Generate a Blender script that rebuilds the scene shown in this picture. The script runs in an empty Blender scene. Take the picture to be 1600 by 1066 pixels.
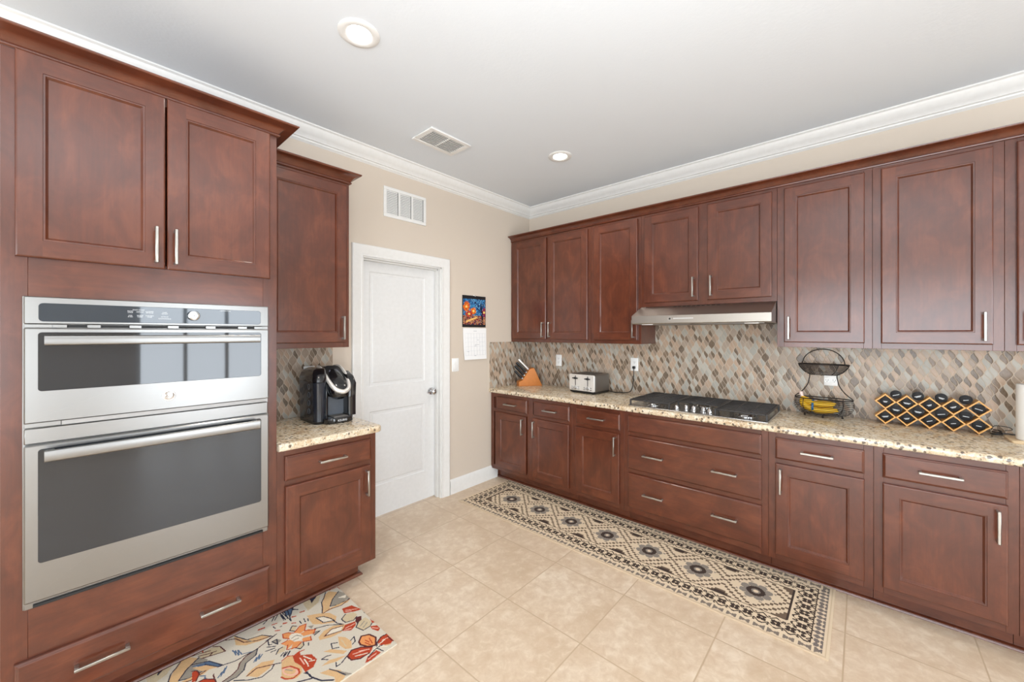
import bpy, bmesh, math, random
import numpy as np
from mathutils import Vector, Matrix
R = math.radians
scene = bpy.context.scene
COL = scene.collection

# ------------------------------------------------------------------ camera
cam_data = bpy.data.cameras.new('camera')
cam = bpy.data.objects.new('camera', cam_data)
COL.objects.link(cam)
cam.location = (-3.4294, -2.7982, 1.4672)
cam.rotation_euler = (R(90), 0, R(-48.2632))
cam_data.sensor_fit = 'HORIZONTAL'
cam_data.sensor_width = 36.0
cam_data.lens = 612.53 / 1600 * 36.0
cam_data.shift_y = (521.05 - 533.0) / 1600
cam_data.clip_start = 0.02
scene.camera = cam

# ------------------------------------------------------------------ view + world
scene.view_settings.view_transform = 'Standard'
scene.view_settings.look = 'None'
scene.view_settings.gamma = 1.0
scene.view_settings.use_curve_mapping = False
scene.view_settings.exposure = -0.08
world = bpy.data.worlds.new('daylight')
scene.world = world
world.use_nodes = True
bg = world.node_tree.nodes['Background']
bg.inputs[0].default_value = (0.86, 0.93, 1.0, 1)
bg.inputs[1].default_value = 3.0

def area_light(name, loc, rot, sx, sy, power, color=(1, 1, 1), spread=180):
    d = bpy.data.lights.new(name, 'AREA')
    d.shape = 'RECTANGLE'; d.size = sx; d.size_y = sy
    d.energy = power; d.color = color; d.spread = R(spread)
    o = bpy.data.objects.new(name, d)
    o.location = loc; o.rotation_euler = rot
    COL.objects.link(o)
    return o

# daylight behind the camera: one known window, plus two sliders added for more light
RX0, RX1, RY0, RY1, H = -7.2, 0.0, -6.6, 0.0, 2.855
area_light('daylight_rear_window', (-1.95, RY0 - 0.12, 1.12), (R(90), 0, 0), 1.7, 1.95, 72, (0.84, 0.92, 1.0))
area_light('added_rear_slider_light', (-5.45, RY0 - 0.12, 1.2), (R(90), 0, 0), 2.5, 2.2, 135, (0.85, 0.93, 1.0))
area_light('added_side_slider_light', (RX0 - 0.12, -3.3, 1.2), (R(90), 0, R(-90)), 3.6, 2.2, 165, (0.87, 0.94, 1.0))

area_light('bounced_flash', (-3.50, -3.05, 1.42), (R(180), 0, 0), .45, .45, 69, (0.93, 0.97, 1.0), 165)

# ------------------------------------------------------------------ helpers
def srgb(r, g, b):
    f = lambda c: (c / 255 / 12.92) if c / 255 <= 0.04045 else ((c / 255 + 0.055) / 1.055) ** 2.4
    return (f(r), f(g), f(b), 1.0)

class MB:
    """collects vertices and faces of one mesh"""
    def __init__(s):
        s.v = []; s.f = []; s.m = []
    def add(s, verts, faces, m=0):
        o = len(s.v)
        s.v += [tuple(p) for p in verts]
        for f in faces:
            s.f.append(tuple(i + o for i in f)); s.m.append(m)
        return s
    def xf(s, M, start=0):
        s.v[start:] = [tuple(M @ Vector(p)) for p in s.v[start:]]
        return s
    def box(s, x0, x1, y0, y1, z0, z1, b=0.0, m=0):
        if x0 > x1: x0, x1 = x1, x0
        if y0 > y1: y0, y1 = y1, y0
        if z0 > z1: z0, z1 = z1, z0
        if b <= 0:
            V = [(x0, y0, z0), (x1, y0, z0), (x1, y1, z0), (x0, y1, z0), (x0, y0, z1), (x1, y0, z1), (x1, y1, z1), (x0, y1, z1)]
            F = [(3, 2, 1, 0), (4, 5, 6, 7), (0, 1, 5, 4), (1, 2, 6, 5), (2, 3, 7, 6), (3, 0, 4, 7)]
            return s.add(V, F, m)
        b = min(b, (x1 - x0) * .49, (y1 - y0) * .49, (z1 - z0) * .49)
        c = [(x0, x1), (y0, y1), (z0, z1)]
        V = []; idx = {}
        for i in (0, 1):
            for j in (0, 1):
                for k in (0, 1):
                    for ax in range(3):
                        p = []
                        for a, q in enumerate((i, j, k)):
                            val = c[a][q]
                            if a != ax: val += b if q == 0 else -b
                            p.append(val)
                        idx[(i, j, k, ax)] = len(V); V.append(p)
        F = []
        for i in (0, 1):
            F.append([idx[(i, j, k, 0)] for j, k in ((0, 0), (1, 0), (1, 1), (0, 1))])
            F.append([idx[(j, i, k, 1)] for j, k in ((0, 0), (1, 0), (1, 1), (0, 1))])
            F.append([idx[(j, k, i, 2)] for j, k in ((0, 0), (1, 0), (1, 1), (0, 1))])
        for i in (0, 1):
            for j in (0, 1):
                F.append([idx[(i, j, 0, 0)], idx[(i, j, 1, 0)], idx[(i, j, 1, 1)], idx[(i, j, 0, 1)]])
                F.append([idx[(i, 0, j, 0)], idx[(i, 1, j, 0)], idx[(i, 1, j, 2)], idx[(i, 0, j, 2)]])
                F.append([idx[(0, i, j, 1)], idx[(1, i, j, 1)], idx[(1, i, j, 2)], idx[(0, i, j, 2)]])
                for k in (0, 1):
                    F.append([idx[(i, j, k, 0)], idx[(i, j, k, 1)], idx[(i, j, k, 2)]])
        return s.add(V, F, m)
    def loops(s, L, m=0, cap0=False, cap1=False, closed=False, ms=None):
        """L: list of rings with equal point counts"""
        n = len(L[0]); V = [p for r in L for p in r]; o = len(s.v)
        s.v += [tuple(p) for p in V]
        k = len(L)
        for a in range(k if closed else k - 1):
            b = (a + 1) % k
            for i in range(n):
                j = (i + 1) % n
                s.f.append((o + a * n + i, o + a * n + j, o + b * n + j, o + b * n + i)); s.m.append(m if ms is None else ms[a])
        if cap0: s.f.append(tuple(o + i for i in reversed(range(n)))); s.m.append(m if ms is None else ms[0])
        if cap1: s.f.append(tuple(o + (k - 1) * n + i for i in range(n))); s.m.append(m if ms is None else ms[-1])
        return s
    def lathe(s, prof, n=24, M=None, m=0, cap0=False, cap1=False):
        st = len(s.v)
        L = [[(r * math.cos(2 * math.pi * i / n), r * math.sin(2 * math.pi * i / n), z) for i in range(n)] for r, z in prof]
        s.loops(L, m, cap0, cap1)
        if M is not None: s.xf(M, st)
        return s
    def prism(s, poly, h0, h1, M=None, m=0, b=0.0):
        """extrude a 2D polygon (xy) from z=h0 to h1"""
        st = len(s.v)
        if b > 0:
            q = inset(poly, b)
            L = [[(x, y, h0) for x, y in poly], [(x, y, h1 - b) for x, y in poly], [(x, y, h1) for x, y in q]]
        else:
            L = [[(x, y, h0) for x, y in poly], [(x, y, h1) for x, y in poly]]
        s.loops(L, m, True, True)
        if M is not None: s.xf(M, st)
        return s
    def tube(s, pts, r, n=8, m=0, closed=False, caps=True):
        P = [Vector(p) for p in pts]; k = len(P)
        rr = r if isinstance(r, (list, tuple)) else [r] * k
        rings = []; up = None
        for i in range(k):
            if closed: t = P[(i + 1) % k] - P[i - 1]
            else: t = P[min(i + 1, k - 1)] - P[max(i - 1, 0)]
            t.normalize()
            if up is None:
                up = Vector((0, 0, 1)) if abs(t.z) < .9 else Vector((1, 0, 0))
            a = t.cross(up).normalized(); up = a.cross(t).normalized()
            rings.append([P[i] + (a * math.cos(2 * math.pi * j / n) + up * math.sin(2 * math.pi * j / n)) * rr[i] for j in range(n)])
        s.loops(rings, m, caps and not closed, caps and not closed, closed)
        return s
    def sweep(s, path, prof, m=0, closed=False):
        """path: plan polyline [(x,y)], prof: closed outline [(out,z)]; out is to the right of travel"""
        k = len(path); rings = []
        nrm = []
        for i in range(k if closed else k - 1):
            a, b = path[i], path[(i + 1) % k]
            d = Vector((b[0] - a[0], b[1] - a[1])).normalized()
            nrm.append(Vector((d.y, -d.x)))
        for i in range(k):
            if closed: n1, n2 = nrm[i - 1], nrm[i]
            else: n1, n2 = nrm[max(i - 1, 0)], nrm[min(i, k - 2)]
            n = (n1 + n2); n = n / n.length_squared * 2 if n.length_squared > 1e-9 else n1
            rings.append([(path[i][0] + n.x * o, path[i][1] + n.y * o, z) for o, z in prof])
        s.loops(rings, m, not closed, not closed, closed)
        return s

def inset(poly, d):
    """shrink a convex-ish closed polygon by d"""
    n = len(poly)
    area = sum(poly[i][0] * poly[(i + 1) % n][1] - poly[(i + 1) % n][0] * poly[i][1] for i in range(n))
    sg = 1 if area > 0 else -1
    out = []
    for i in range(n):
        p0, p1, p2 = Vector(poly[i - 1]), Vector(poly[i]), Vector(poly[(i + 1) % n])
        d1, d2 = (p1 - p0).normalized(), (p2 - p1).normalized()
        n1, n2 = Vector((-d1.y, d1.x)) * sg, Vector((-d2.y, d2.x)) * sg
        nn = n1 + n2
        nn = nn / max(nn.length_squared, .3) * 2
        out.append((p1.x + nn.x * d, p1.y + nn.y * d))
    return out

def rrect(x0, x1, y0, y1, r, n=6):
    """rounded rectangle outline, counter-clockwise; r is one radius or four (x0y0, x1y0, x1y1, x0y1)"""
    r = r if isinstance(r, (list, tuple)) else [r] * 4
    C = [(x0, y0, 1, 1, 180), (x1, y0, -1, 1, 270), (x1, y1, -1, -1, 0), (x0, y1, 1, -1, 90)]
    out = []
    for (cx, cy, sx, sy, a0), q in zip(C, r):
        if q <= 0: out.append((cx, cy)); continue
        for i in range(n + 1):
            a = R(a0 + 90 * i / n)
            out.append((cx + sx * q + q * math.cos(a), cy + sy * q + q * math.sin(a)))
    return out

def finish(me, angle=40):
    bm = bmesh.new(); bm.from_mesh(me)
    bmesh.ops.recalc_face_normals(bm, faces=bm.faces)
    bm.to_mesh(me); bm.free()
    if angle:
        me.polygons.foreach_set('use_smooth', [True] * len(me.polygons))
        me.set_sharp_from_angle(angle=R(angle))

def link(name, mb, mats, parent=None, world=True, angle=40):
    me = bpy.data.meshes.new(name)
    me.from_pydata(mb.v, [], mb.f)
    for mt in (mats if isinstance(mats, (list, tuple)) else [mats]): me.materials.append(mt)
    if max(mb.m, default=0) > 0: me.polygons.foreach_set('material_index', mb.m)
    o = bpy.data.objects.new(name, me)
    COL.objects.link(o)
    if parent is not None:
        if world:
            me.transform(root_matrix(parent).inverted())
        o.parent = parent
    finish(me, angle)
    return o

def root_matrix(o):
    M = Matrix.LocRotScale(o.location, o.rotation_euler, o.scale)
    return (root_matrix(o.parent) @ M) if o.parent else M

def tag(o, label=None, cat=None, group=None, kind=None):
    if label: o['label'] = label
    if cat: o['category'] = cat
    if group: o['group'] = group
    if kind: o['kind'] = kind
    return o

def thing(name, loc, label, cat, group=None, rz=0.0, kind=None):
    o = bpy.data.objects.new(name, None)
    o.empty_display_size = .05
    COL.objects.link(o)
    o.location = loc; o.rotation_euler = (0, 0, rz)
    return tag(o, label, cat, group, kind)

def struct(name, mb, mats, parent=None, angle=40, label=None):
    o = link(name, mb, mats, parent, angle=angle)
    if parent is None: tag(o, label, None, None, 'structure')
    return o

def copy_tree(o, parent=None):
    c = o.copy(); COL.objects.link(c)
    if parent is not None: c.parent = parent
    for ch in list(o.children): copy_tree(ch, c)
    return c

def text_mesh(name, body, size, mat, parent, M, depth=.0006, align='CENTER'):
    cu = bpy.data.curves.new('lettering', 'FONT')
    cu.body = body; cu.size = size; cu.align_x = align; cu.align_y = 'CENTER'; cu.extrude = depth
    tmp = bpy.data.objects.new('lettering', cu); COL.objects.link(tmp)
    dg = bpy.context.evaluated_depsgraph_get()
    me = bpy.data.meshes.new_from_object(tmp.evaluated_get(dg))
    bpy.data.objects.remove(tmp); bpy.data.curves.remove(cu)
    me.name = name
    me.materials.clear(); me.materials.append(mat)
    if parent is not None: M = root_matrix(parent).inverted() @ M
    me.transform(M)
    o = bpy.data.objects.new(name, me); COL.objects.link(o)
    if parent is not None: o.parent = parent
    return o

# ------------------------------------------------------------------ materials
class NT:
    def __init__(s, name):
        s.mat = bpy.data.materials.new(name); s.mat.use_nodes = True
        s.t = s.mat.node_tree; s.n = s.t.nodes; s.l = s.t.links
        s.b = s.n['Principled BSDF']
    def new(s, kind, **kw):
        nd = s.n.new(kind)
        for k, v in kw.items(): setattr(nd, k, v)
        return nd
    def put(s, sock, v):
        if isinstance(v, bpy.types.NodeSocket): s.l.new(v, sock)
        elif v is not None: sock.default_value = v
    def math(s, op, a, b=None, c=None):
        nd = s.new('ShaderNodeMath', operation=op)
        for i, v in enumerate((a, b, c)): s.put(nd.inputs[i], v) if v is not None else None
        return nd.outputs[0]
    def coord(s, out='Object'):
        return s.new('ShaderNodeTexCoord').outputs[out]
    def mapping(s, vec, scale=(1, 1, 1), rot=(0, 0, 0), loc=(0, 0, 0)):
        nd = s.new('ShaderNodeMapping'); s.put(nd.inputs['Vector'], vec)
        nd.inputs['Scale'].default_value = scale; nd.inputs['Rotation'].default_value = rot; nd.inputs['Location'].default_value = loc
        return nd.outputs[0]
    def noise(s, vec, scale, detail=3, rough=.5, dist=0.0, out=0):
        nd = s.new('ShaderNodeTexNoise'); s.put(nd.inputs['Vector'], vec)
        nd.inputs['Scale'].default_value = scale; nd.inputs['Detail'].default_value = detail
        nd.inputs['Roughness'].default_value = rough; nd.inputs['Distortion'].default_value = dist
        return nd.outputs[out]
    def vor(s, vec, scale, feature='F1', out='Distance', rand=1.0):
        nd = s.new('ShaderNodeTexVoronoi', feature=feature); s.put(nd.inputs['Vector'], vec)
        nd.inputs['Scale'].default_value = scale; nd.inputs['Randomness'].default_value = rand
        return nd.outputs[out]
    def ramp(s, fac, stops, interp='LINEAR'):
        nd = s.new('ShaderNodeValToRGB'); cr = nd.color_ramp; cr.interpolation = interp
        while len(cr.elements) < len(stops): cr.elements.new(.5)
        for e, (p, c) in zip(cr.elements, stops):
            e.position = p; e.color = c if len(c) == 4 else (*c, 1)
        s.put(nd.inputs[0], fac); return nd.outputs[0]
    def mix(s, fac, a, b, mode='MIX'):
        nd = s.new('ShaderNodeMix', data_type='RGBA', blend_type=mode)
        s.put(nd.inputs[0], fac); s.put(nd.inputs[6], a); s.put(nd.inputs[7], b)
        return nd.outputs[2]
    def map(s, v, a, b, c, d):
        nd = s.new('ShaderNodeMapRange'); s.put(nd.inputs[0], v)
        for i, q in enumerate((a, b, c, d)): s.put(nd.inputs[i + 1], q)
        return nd.outputs[0]
    def bump(s, h, strength=.2, dist=.002):
        nd = s.new('ShaderNodeBump'); s.put(nd.inputs['Height'], h)
        nd.inputs['Strength'].default_value = strength; nd.inputs['Distance'].default_value = dist
        s.l.new(nd.outputs[0], s.b.inputs['Normal']); return nd
    def set(s, color=None, rough=None, metal=None, spec=None, coat=None, coat_rough=None):
        for k, v in (('Base Color', color), ('Roughness', rough), ('Metallic', metal), ('Specular IOR Level', spec), ('Coat Weight', coat), ('Coat Roughness', coat_rough)):
            if v is not None: s.put(s.b.inputs[k], v)
        return s.mat

def plain(name, c, rough=.5, metal=0.0, spec=.5, coat=None):
    """a simple painted, plastic or metal surface with slight unevenness"""
    t = NT(name)
    v = t.noise(t.coord(), 35, 3)
    col = t.mix(.06, c, t.ramp(v, [(.3, (0, 0, 0)), (.7, (1, 1, 1))]), 'OVERLAY')
    return t.set(col, t.map(v, .3, .7, rough * .93, min(1, rough * 1.07)), metal, spec, coat, .1 if coat else None)

def wood(name, horizontal=False):
    t = NT(name)
    co = t.coord()
    rnd = t.new('ShaderNodeObjectInfo').outputs['Random']
    off = t.new('ShaderNodeVectorMath', operation='ADD'); t.put(off.inputs[0], co)
    cmb = t.new('ShaderNodeCombineXYZ'); t.put(cmb.inputs[0], t.math('MULTIPLY', rnd, 13.0)); t.put(cmb.inputs[2], t.math('MULTIPLY', rnd, 29.0))
    t.put(off.inputs[1], cmb.outputs[0]); co = off.outputs[0]
    g = t.mapping(co, (1.5, 30, 26) if horizontal else (26, 30, 1.5))
    fine = t.noise(g, 3.2, 5, .62, .3)
    blot = t.noise(t.mapping(co, (1.6, 2, 3.0) if horizontal else (3.0, 2, 1.6)), 3.4, 5, .6, .6)
    base = t.ramp(blot, [(.25, srgb(77, 35, 19)), (.5, srgb(93, 45, 26)), (.75, srgb(112, 58, 34))])
    col = t.mix(t.map(fine, .3, .75, .0, .34), base, srgb(58, 27, 16))
    t.b.inputs['Coat IOR'].default_value = 1.6
    return t.set(col, t.map(blot, .3, .7, .42, .48), 0.0, .12, .95, .22)

def steel(name, c=(.29, .286, .278, 1), rough=.28, axis=0):
    t = NT(name)
    sc = [240, 240, 240]; sc[axis] = 3
    n = t.noise(t.mapping(t.coord(), tuple(sc)), 2.0, 3, .6)
    return t.set(t.mix(t.map(n, .3, .7, 0, .25), c, tuple(q * .93 for q in c[:3]) + (1,)), t.map(n, .3, .7, rough * .98, rough * 1.03), 1.0)

def tile_floor():
    t = NT('travertine_tile')
    sep = t.new('ShaderNodeSeparateXYZ'); co = t.coord(); t.put(sep.inputs[0], co)
    ux = t.math('DIVIDE', t.math('ADD', sep.outputs[0], 0.912 + .4595 * 20), .4595)
    uy = t.math('DIVIDE', t.math('ADD', sep.outputs[1], 0.404 + .4666 * 20), .4666)
    fx, fy = t.math('FRACT', ux), t.math('FRACT', uy)
    dx = t.math('MULTIPLY', t.math('SUBTRACT', .5, t.math('ABSOLUTE', t.math('SUBTRACT', fx, .5))), .4595)
    dy = t.math('MULTIPLY', t.math('SUBTRACT', .5, t.math('ABSOLUTE', t.math('SUBTRACT', fy, .5))), .4666)
    d = t.math('MINIMUM', dx, dy)
    cid = t.new('ShaderNodeCombineXYZ'); t.put(cid.inputs[0], t.math('FLOOR', ux)); t.put(cid.inputs[1], t.math('FLOOR', uy))
    wn = t.new('ShaderNodeTexWhiteNoise', noise_dimensions='3D'); t.put(wn.inputs['Vector'], cid.outputs[0])
    off = t.new('ShaderNodeVectorMath', operation='MULTIPLY_ADD'); t.put(off.inputs[0], wn.outputs['Color']); off.inputs[1].default_value = (17, 17, 17); t.put(off.inputs[2], co)
    n1 = t.noise(off.outputs[0], 3.4, 5, .6, .8)
    n2 = t.noise(off.outputs[0], 22, 5, .65, .4)
    c1 = t.ramp(n1, [(.3, srgb(200, 178, 152)), (.5, srgb(213, 193, 169)), (.72, srgb(224, 208, 187))])
    c2 = t.mix(t.map(n2, .36, .60, .6, 0), c1, srgb(194, 168, 141))
    c2 = t.mix(t.map(n2, .56, .70, 0, .5), c2, srgb(226, 210, 190))
    c3 = t.mix(t.map(wn.outputs['Value'], 0, 1, -.02, .12), c2, srgb(208, 186, 160))
    gm = t.map(d, .0020, .0040, 1, 0)
    col = t.mix(gm, c3, srgb(188, 165, 138))
    hgt = t.math('ADD', t.map(d, .001, .006, 0, 1), t.math('MULTIPLY', n2, .22))
    t.bump(hgt, .22, .002)
    return t.set(col, t.map(n2, .3, .7, .30, .42), 0, .45)

def granite():
    t = NT('granite')
    co = t.coord()
    n1 = t.noise(co, 16, 4, .6, .6); n2 = t.noise(co, 70, 4, .65, .4)
    c = t.ramp(n1, [(.32, srgb(184, 156, 122)), (.5, srgb(208, 190, 161)), (.68, srgb(220, 208, 188))])
    c = t.mix(t.map(n2, .52, .66, 0, .8), c, srgb(228, 220, 206))
    c = t.mix(t.map(n2, .44, .32, 0, .9), c, srgb(150, 122, 92))
    w = t.new('ShaderNodeVectorMath', operation='ADD'); t.put(w.inputs[0], co)
    nz = t.noise(co, 60, 3, .6, 0, 'Color'); sc = t.new('ShaderNodeVectorMath', operation='SCALE'); t.put(sc.inputs[0], nz); sc.inputs['Scale'].default_value = .014
    t.put(w.inputs[1], sc.outputs[0])
    v = t.vor(w.outputs[0], 52); vc = t.vor(w.outputs[0], 52, out='Color')
    s1 = t.new('ShaderNodeSeparateColor'); t.put(s1.inputs[0], vc)
    pick = t.math('GREATER_THAN', s1.outputs[0], .70)
    spot = t.math('MULTIPLY', t.map(v, .34, .44, 1, 0), pick)
    c = t.mix(t.math('MULTIPLY', spot, .88), c, t.mix(s1.outputs[1], srgb(40, 35, 32), srgb(104, 88, 74)))
    v2 = t.vor(w.outputs[0], 95); vc2 = t.vor(w.outputs[0], 95, out='Color')
    s2 = t.new('ShaderNodeSeparateColor'); t.put(s2.inputs[0], vc2)
    sp2 = t.math('MULTIPLY', t.map(v2, .3, .42, 1, 0), t.math('GREATER_THAN', s2.outputs[1], .78))
    c = t.mix(t.math('MULTIPLY', sp2, .7), c, srgb(92, 76, 62))
    return t.set(c, .13, 0, .55)

def mosaic():
    """leaf-shaped glass tiles with S-curved edges; s runs along the walls, z up"""
    t = NT('leaf_mosaic')
    co = t.coord(); sep = t.new('ShaderNodeSeparateXYZ'); t.put(sep.inputs[0], co)
    s = t.math('ADD', t.math('SUBTRACT', sep.outputs[0], sep.outputs[1]), 20.0); z = sep.outputs[2]
    w, P, A, B = .0262, .092, .0123, .0082
    m = t.math
    ph = m('MULTIPLY', z, 2 * math.pi / P)
    cs = m('MULTIPLY', m('COSINE', ph), A)
    k = m('ROUND', m('DIVIDE', s, w))
    sgn = lambda q: m('SUBTRACT', 1.0, m('MULTIPLY', m('MODULO', q, 2.0), 2.0))          # +1 on even lines, -1 on odd
    side = m('GREATER_THAN', s, m('ADD', m('MULTIPLY', k, w), m('MULTIPLY', sgn(k), cs)))
    c0 = m('SUBTRACT', m('ADD', k, side), 1.0)                                             # column between lines c0 and c0+1
    sg = sgn(c0)
    lft = m('ADD', m('MULTIPLY', c0, w), m('MULTIPLY', sg, cs))
    rgt = m('SUBTRACT', m('MULTIPLY', m('ADD', c0, 1.0), w), m('MULTIPLY', sg, cs))
    zz = m('ADD', m('DIVIDE', z, P), m('MULTIPLY', m('MODULO', c0, 2.0), .5))
    tt = m('FRACT', zz); row = m('FLOOR', zz)
    lid = t.new('ShaderNodeCombineXYZ'); t.put(lid.inputs[0], c0); t.put(lid.inputs[1], row); lid.inputs[2].default_value = 7.0
    wl = t.new('ShaderNodeTexWhiteNoise', noise_dimensions='3D'); t.put(wl.inputs['Vector'], lid.outputs[0])
    split = m('ADD', m('MULTIPLY', m('ADD', c0, .5), w), m('MULTIPLY', m('SINE', m('MULTIPLY', tt, 2 * math.pi)), B))
    has = m('LESS_THAN', wl.outputs['Value'], .90)
    half = m('MULTIPLY', m('GREATER_THAN', s, split), has)
    dl = m('MINIMUM', m('SUBTRACT', s, lft), m('SUBTRACT', rgt, s))
    slope = m('SQRT', m('ADD', 1.0, m('POWER', m('MULTIPLY', m('SINE', ph), A * 2 * math.pi / P), 2.0)))
    ds = m('ADD', m('ABSOLUTE', m('SUBTRACT', s, split)), m('MULTIPLY', m('SUBTRACT', 1.0, has), 1.0))
    d = m('DIVIDE', m('MINIMUM', dl, ds), slope)
    cid = t.new('ShaderNodeCombineXYZ'); t.put(cid.inputs[0], c0); t.put(cid.inputs[1], row); t.put(cid.inputs[2], half)
    wn = t.new('ShaderNodeTexWhiteNoise', noise_dimensions='3D'); t.put(wn.inputs['Vector'], cid.outputs[0])
    r = wn.outputs['Value']
    c = t.ramp(r, [(0, srgb(104, 88, 72)), (.13, srgb(124, 105, 87)), (.26, srgb(152, 134, 117)), (.36, srgb(178, 153, 131)), (.58, srgb(166, 150, 134)), (.74, srgb(164, 161, 152)), (.88, srgb(178, 174, 164))], 'CONSTANT')
    st = t.noise(t.mapping(co, (30, 30, 14), (0.5, .3, .4)), 5, 3, .6)
    c = t.mix(t.map(st, .35, .65, 0, .16), c, srgb(190, 176, 160))
    gm = t.map(d, .0007, .0015, 1, 0)
    col = t.mix(gm, c, srgb(190, 174, 155))
    t.bump(t.math('ADD', t.map(d, .0006, .005, 0, 1), t.math('MULTIPLY', st, .1)), .25, .0016)
    return t.set(col, t.math('ADD', t.math('MULTIPLY', gm, .4), t.map(wn.outputs['Value'], 0, 1, .16, .30)), 0, .28)

def vcol_mat(name, rough=.9, weave=900):
    t = NT(name)
    at = t.new('ShaderNodeAttribute', attribute_name='pattern')
    n = t.noise(t.coord(), weave, 2, .6)
    t.bump(n, .25, .001)
    col = t.mix(t.map(n, .3, .7, .12, 0), at.outputs['Color'], (.1, .08, .06, 1))
    return t.set(col, rough, 0, .15)

def glow(name, c, strength):
    t = NT(name)
    t.set((.9, .9, .9, 1), .4)
    t.b.inputs['Emission Color'].default_value = c; t.b.inputs['Emission Strength'].default_value = strength
    return t.mat

def wall_paint(name, c, bump=.12, scale=160, rough=.7):
    t = NT(name)
    n = t.noise(t.coord(), scale, 4, .6)
    t.bump(n, bump, .0015)
    n2 = t.noise(t.coord(), 1.2, 2)
    return t.set(t.mix(t.map(n2, .3, .7, 0, .05), c, (.5, .48, .45, 1)), rough, 0, .3)

M = {}
M['wood'] = wood('cherry_wood'); M['wood_h'] = wood('cherry_wood_rail', True)
M['wall'] = wall_paint('beige_wall_paint', srgb(207, 194, 179))
M['ceiling'] = wall_paint('ceiling_paint', srgb(221, 226, 231), .45, 60, .85)
M['trim'] = plain('white_trim_paint', srgb(226, 225, 222), .35)
M['door'] = plain('white_door_paint', srgb(222, 222, 221), .4)
M['tile'] = tile_floor(); M['granite'] = granite(); M['mosaic'] = mosaic()
M['steel'] = steel('brushed_steel'); M['steel_plate'] = steel('cooktop_steel', (.58, .57, .55, 1), .25, 1); M['steel_hood'] = steel('hood_steel', (.44, .41, .37, 1), .36, 1)
M['steel_dark'] = steel('dark_steel', (.30, .29, .28, 1), .36, 1)
M['nickel'] = plain('satin_nickel', (.46, .44, .405, 1), .3, 1.0)
M['chrome'] = plain('polished_chrome', (.62, .62, .63, 1), .12, 1.0)
M['dark_glass'] = NT('dark_oven_glass').set(srgb(42, 45, 49), .03, 0, .7)
M['dark_glass2'] = NT('dark_panel_glass').set(srgb(50, 58, 66), .03, 0, .7)
M['slot'] = plain('dark_slot', srgb(26, 25, 25), .6)
M['black_gloss'] = plain('black_gloss_plastic', srgb(20, 21, 24), .12, 0, .6, .5)
M['black'] = plain('black_plastic', srgb(24, 24, 26), .38)
M['iron'] = plain('cast_iron', srgb(50, 48, 48), .5, 0, .55)
M['wire'] = plain('bronze_wire', srgb(34, 27, 24), .5, 0, .3)
M['white'] = plain('white_plastic', srgb(238, 238, 236), .3)
M['white_mark'] = plain('white_lettering', srgb(225, 228, 230), .5)
M['grey_mark'] = plain('grey_print', srgb(196, 198, 202), .7)
M['silver'] = plain('silver_plastic', (.80, .77, .73, 1), .36, .55)
M['grey_plastic'] = plain('grey_plastic', srgb(84, 90, 98), .3)
M['bamboo'] = plain('bamboo', srgb(226, 168, 92), .45)
M['maple'] = plain('maple', srgb(222, 196, 158), .45)
M['block'] = plain('oak_block', srgb(196, 118, 46), .42)
M['banana'] = plain('banana_skin', srgb(232, 182, 30), .5)
M['banana_tip'] = plain('banana_tip', srgb(120, 96, 40), .7)
M['blue_tape'] = plain('blue_tape', srgb(40, 110, 160), .4)
M['pink_tape'] = plain('pale_stem_wrap', srgb(232, 206, 196), .4)
M['paper'] = plain('paper', srgb(240, 240, 240), .8)
M['towel'] = plain('paper_towel', srgb(242, 240, 235), .9)
M['lens'] = glow('lamp_lens', (1, .97, .92, 1), 9.0)
M['vent_grey'] = plain('vent_slat', srgb(206, 208, 212), .5)
M['screen'] = plain('display_screen', srgb(96, 98, 112), .2)
M['rug'] = vcol_mat('woven_runner', .85, 700); M['rug_floral'] = vcol_mat('hooked_wool', .95, 420)
M['print'] = vcol_mat('printed_page', .35, 50)
M['tank'] = plain('smoked_tank', srgb(34, 38, 46), .08, 0, .6)
M['pod_lid'] = plain('pod_lid_foil', srgb(26, 25, 27), .6, 0, .3)
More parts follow.
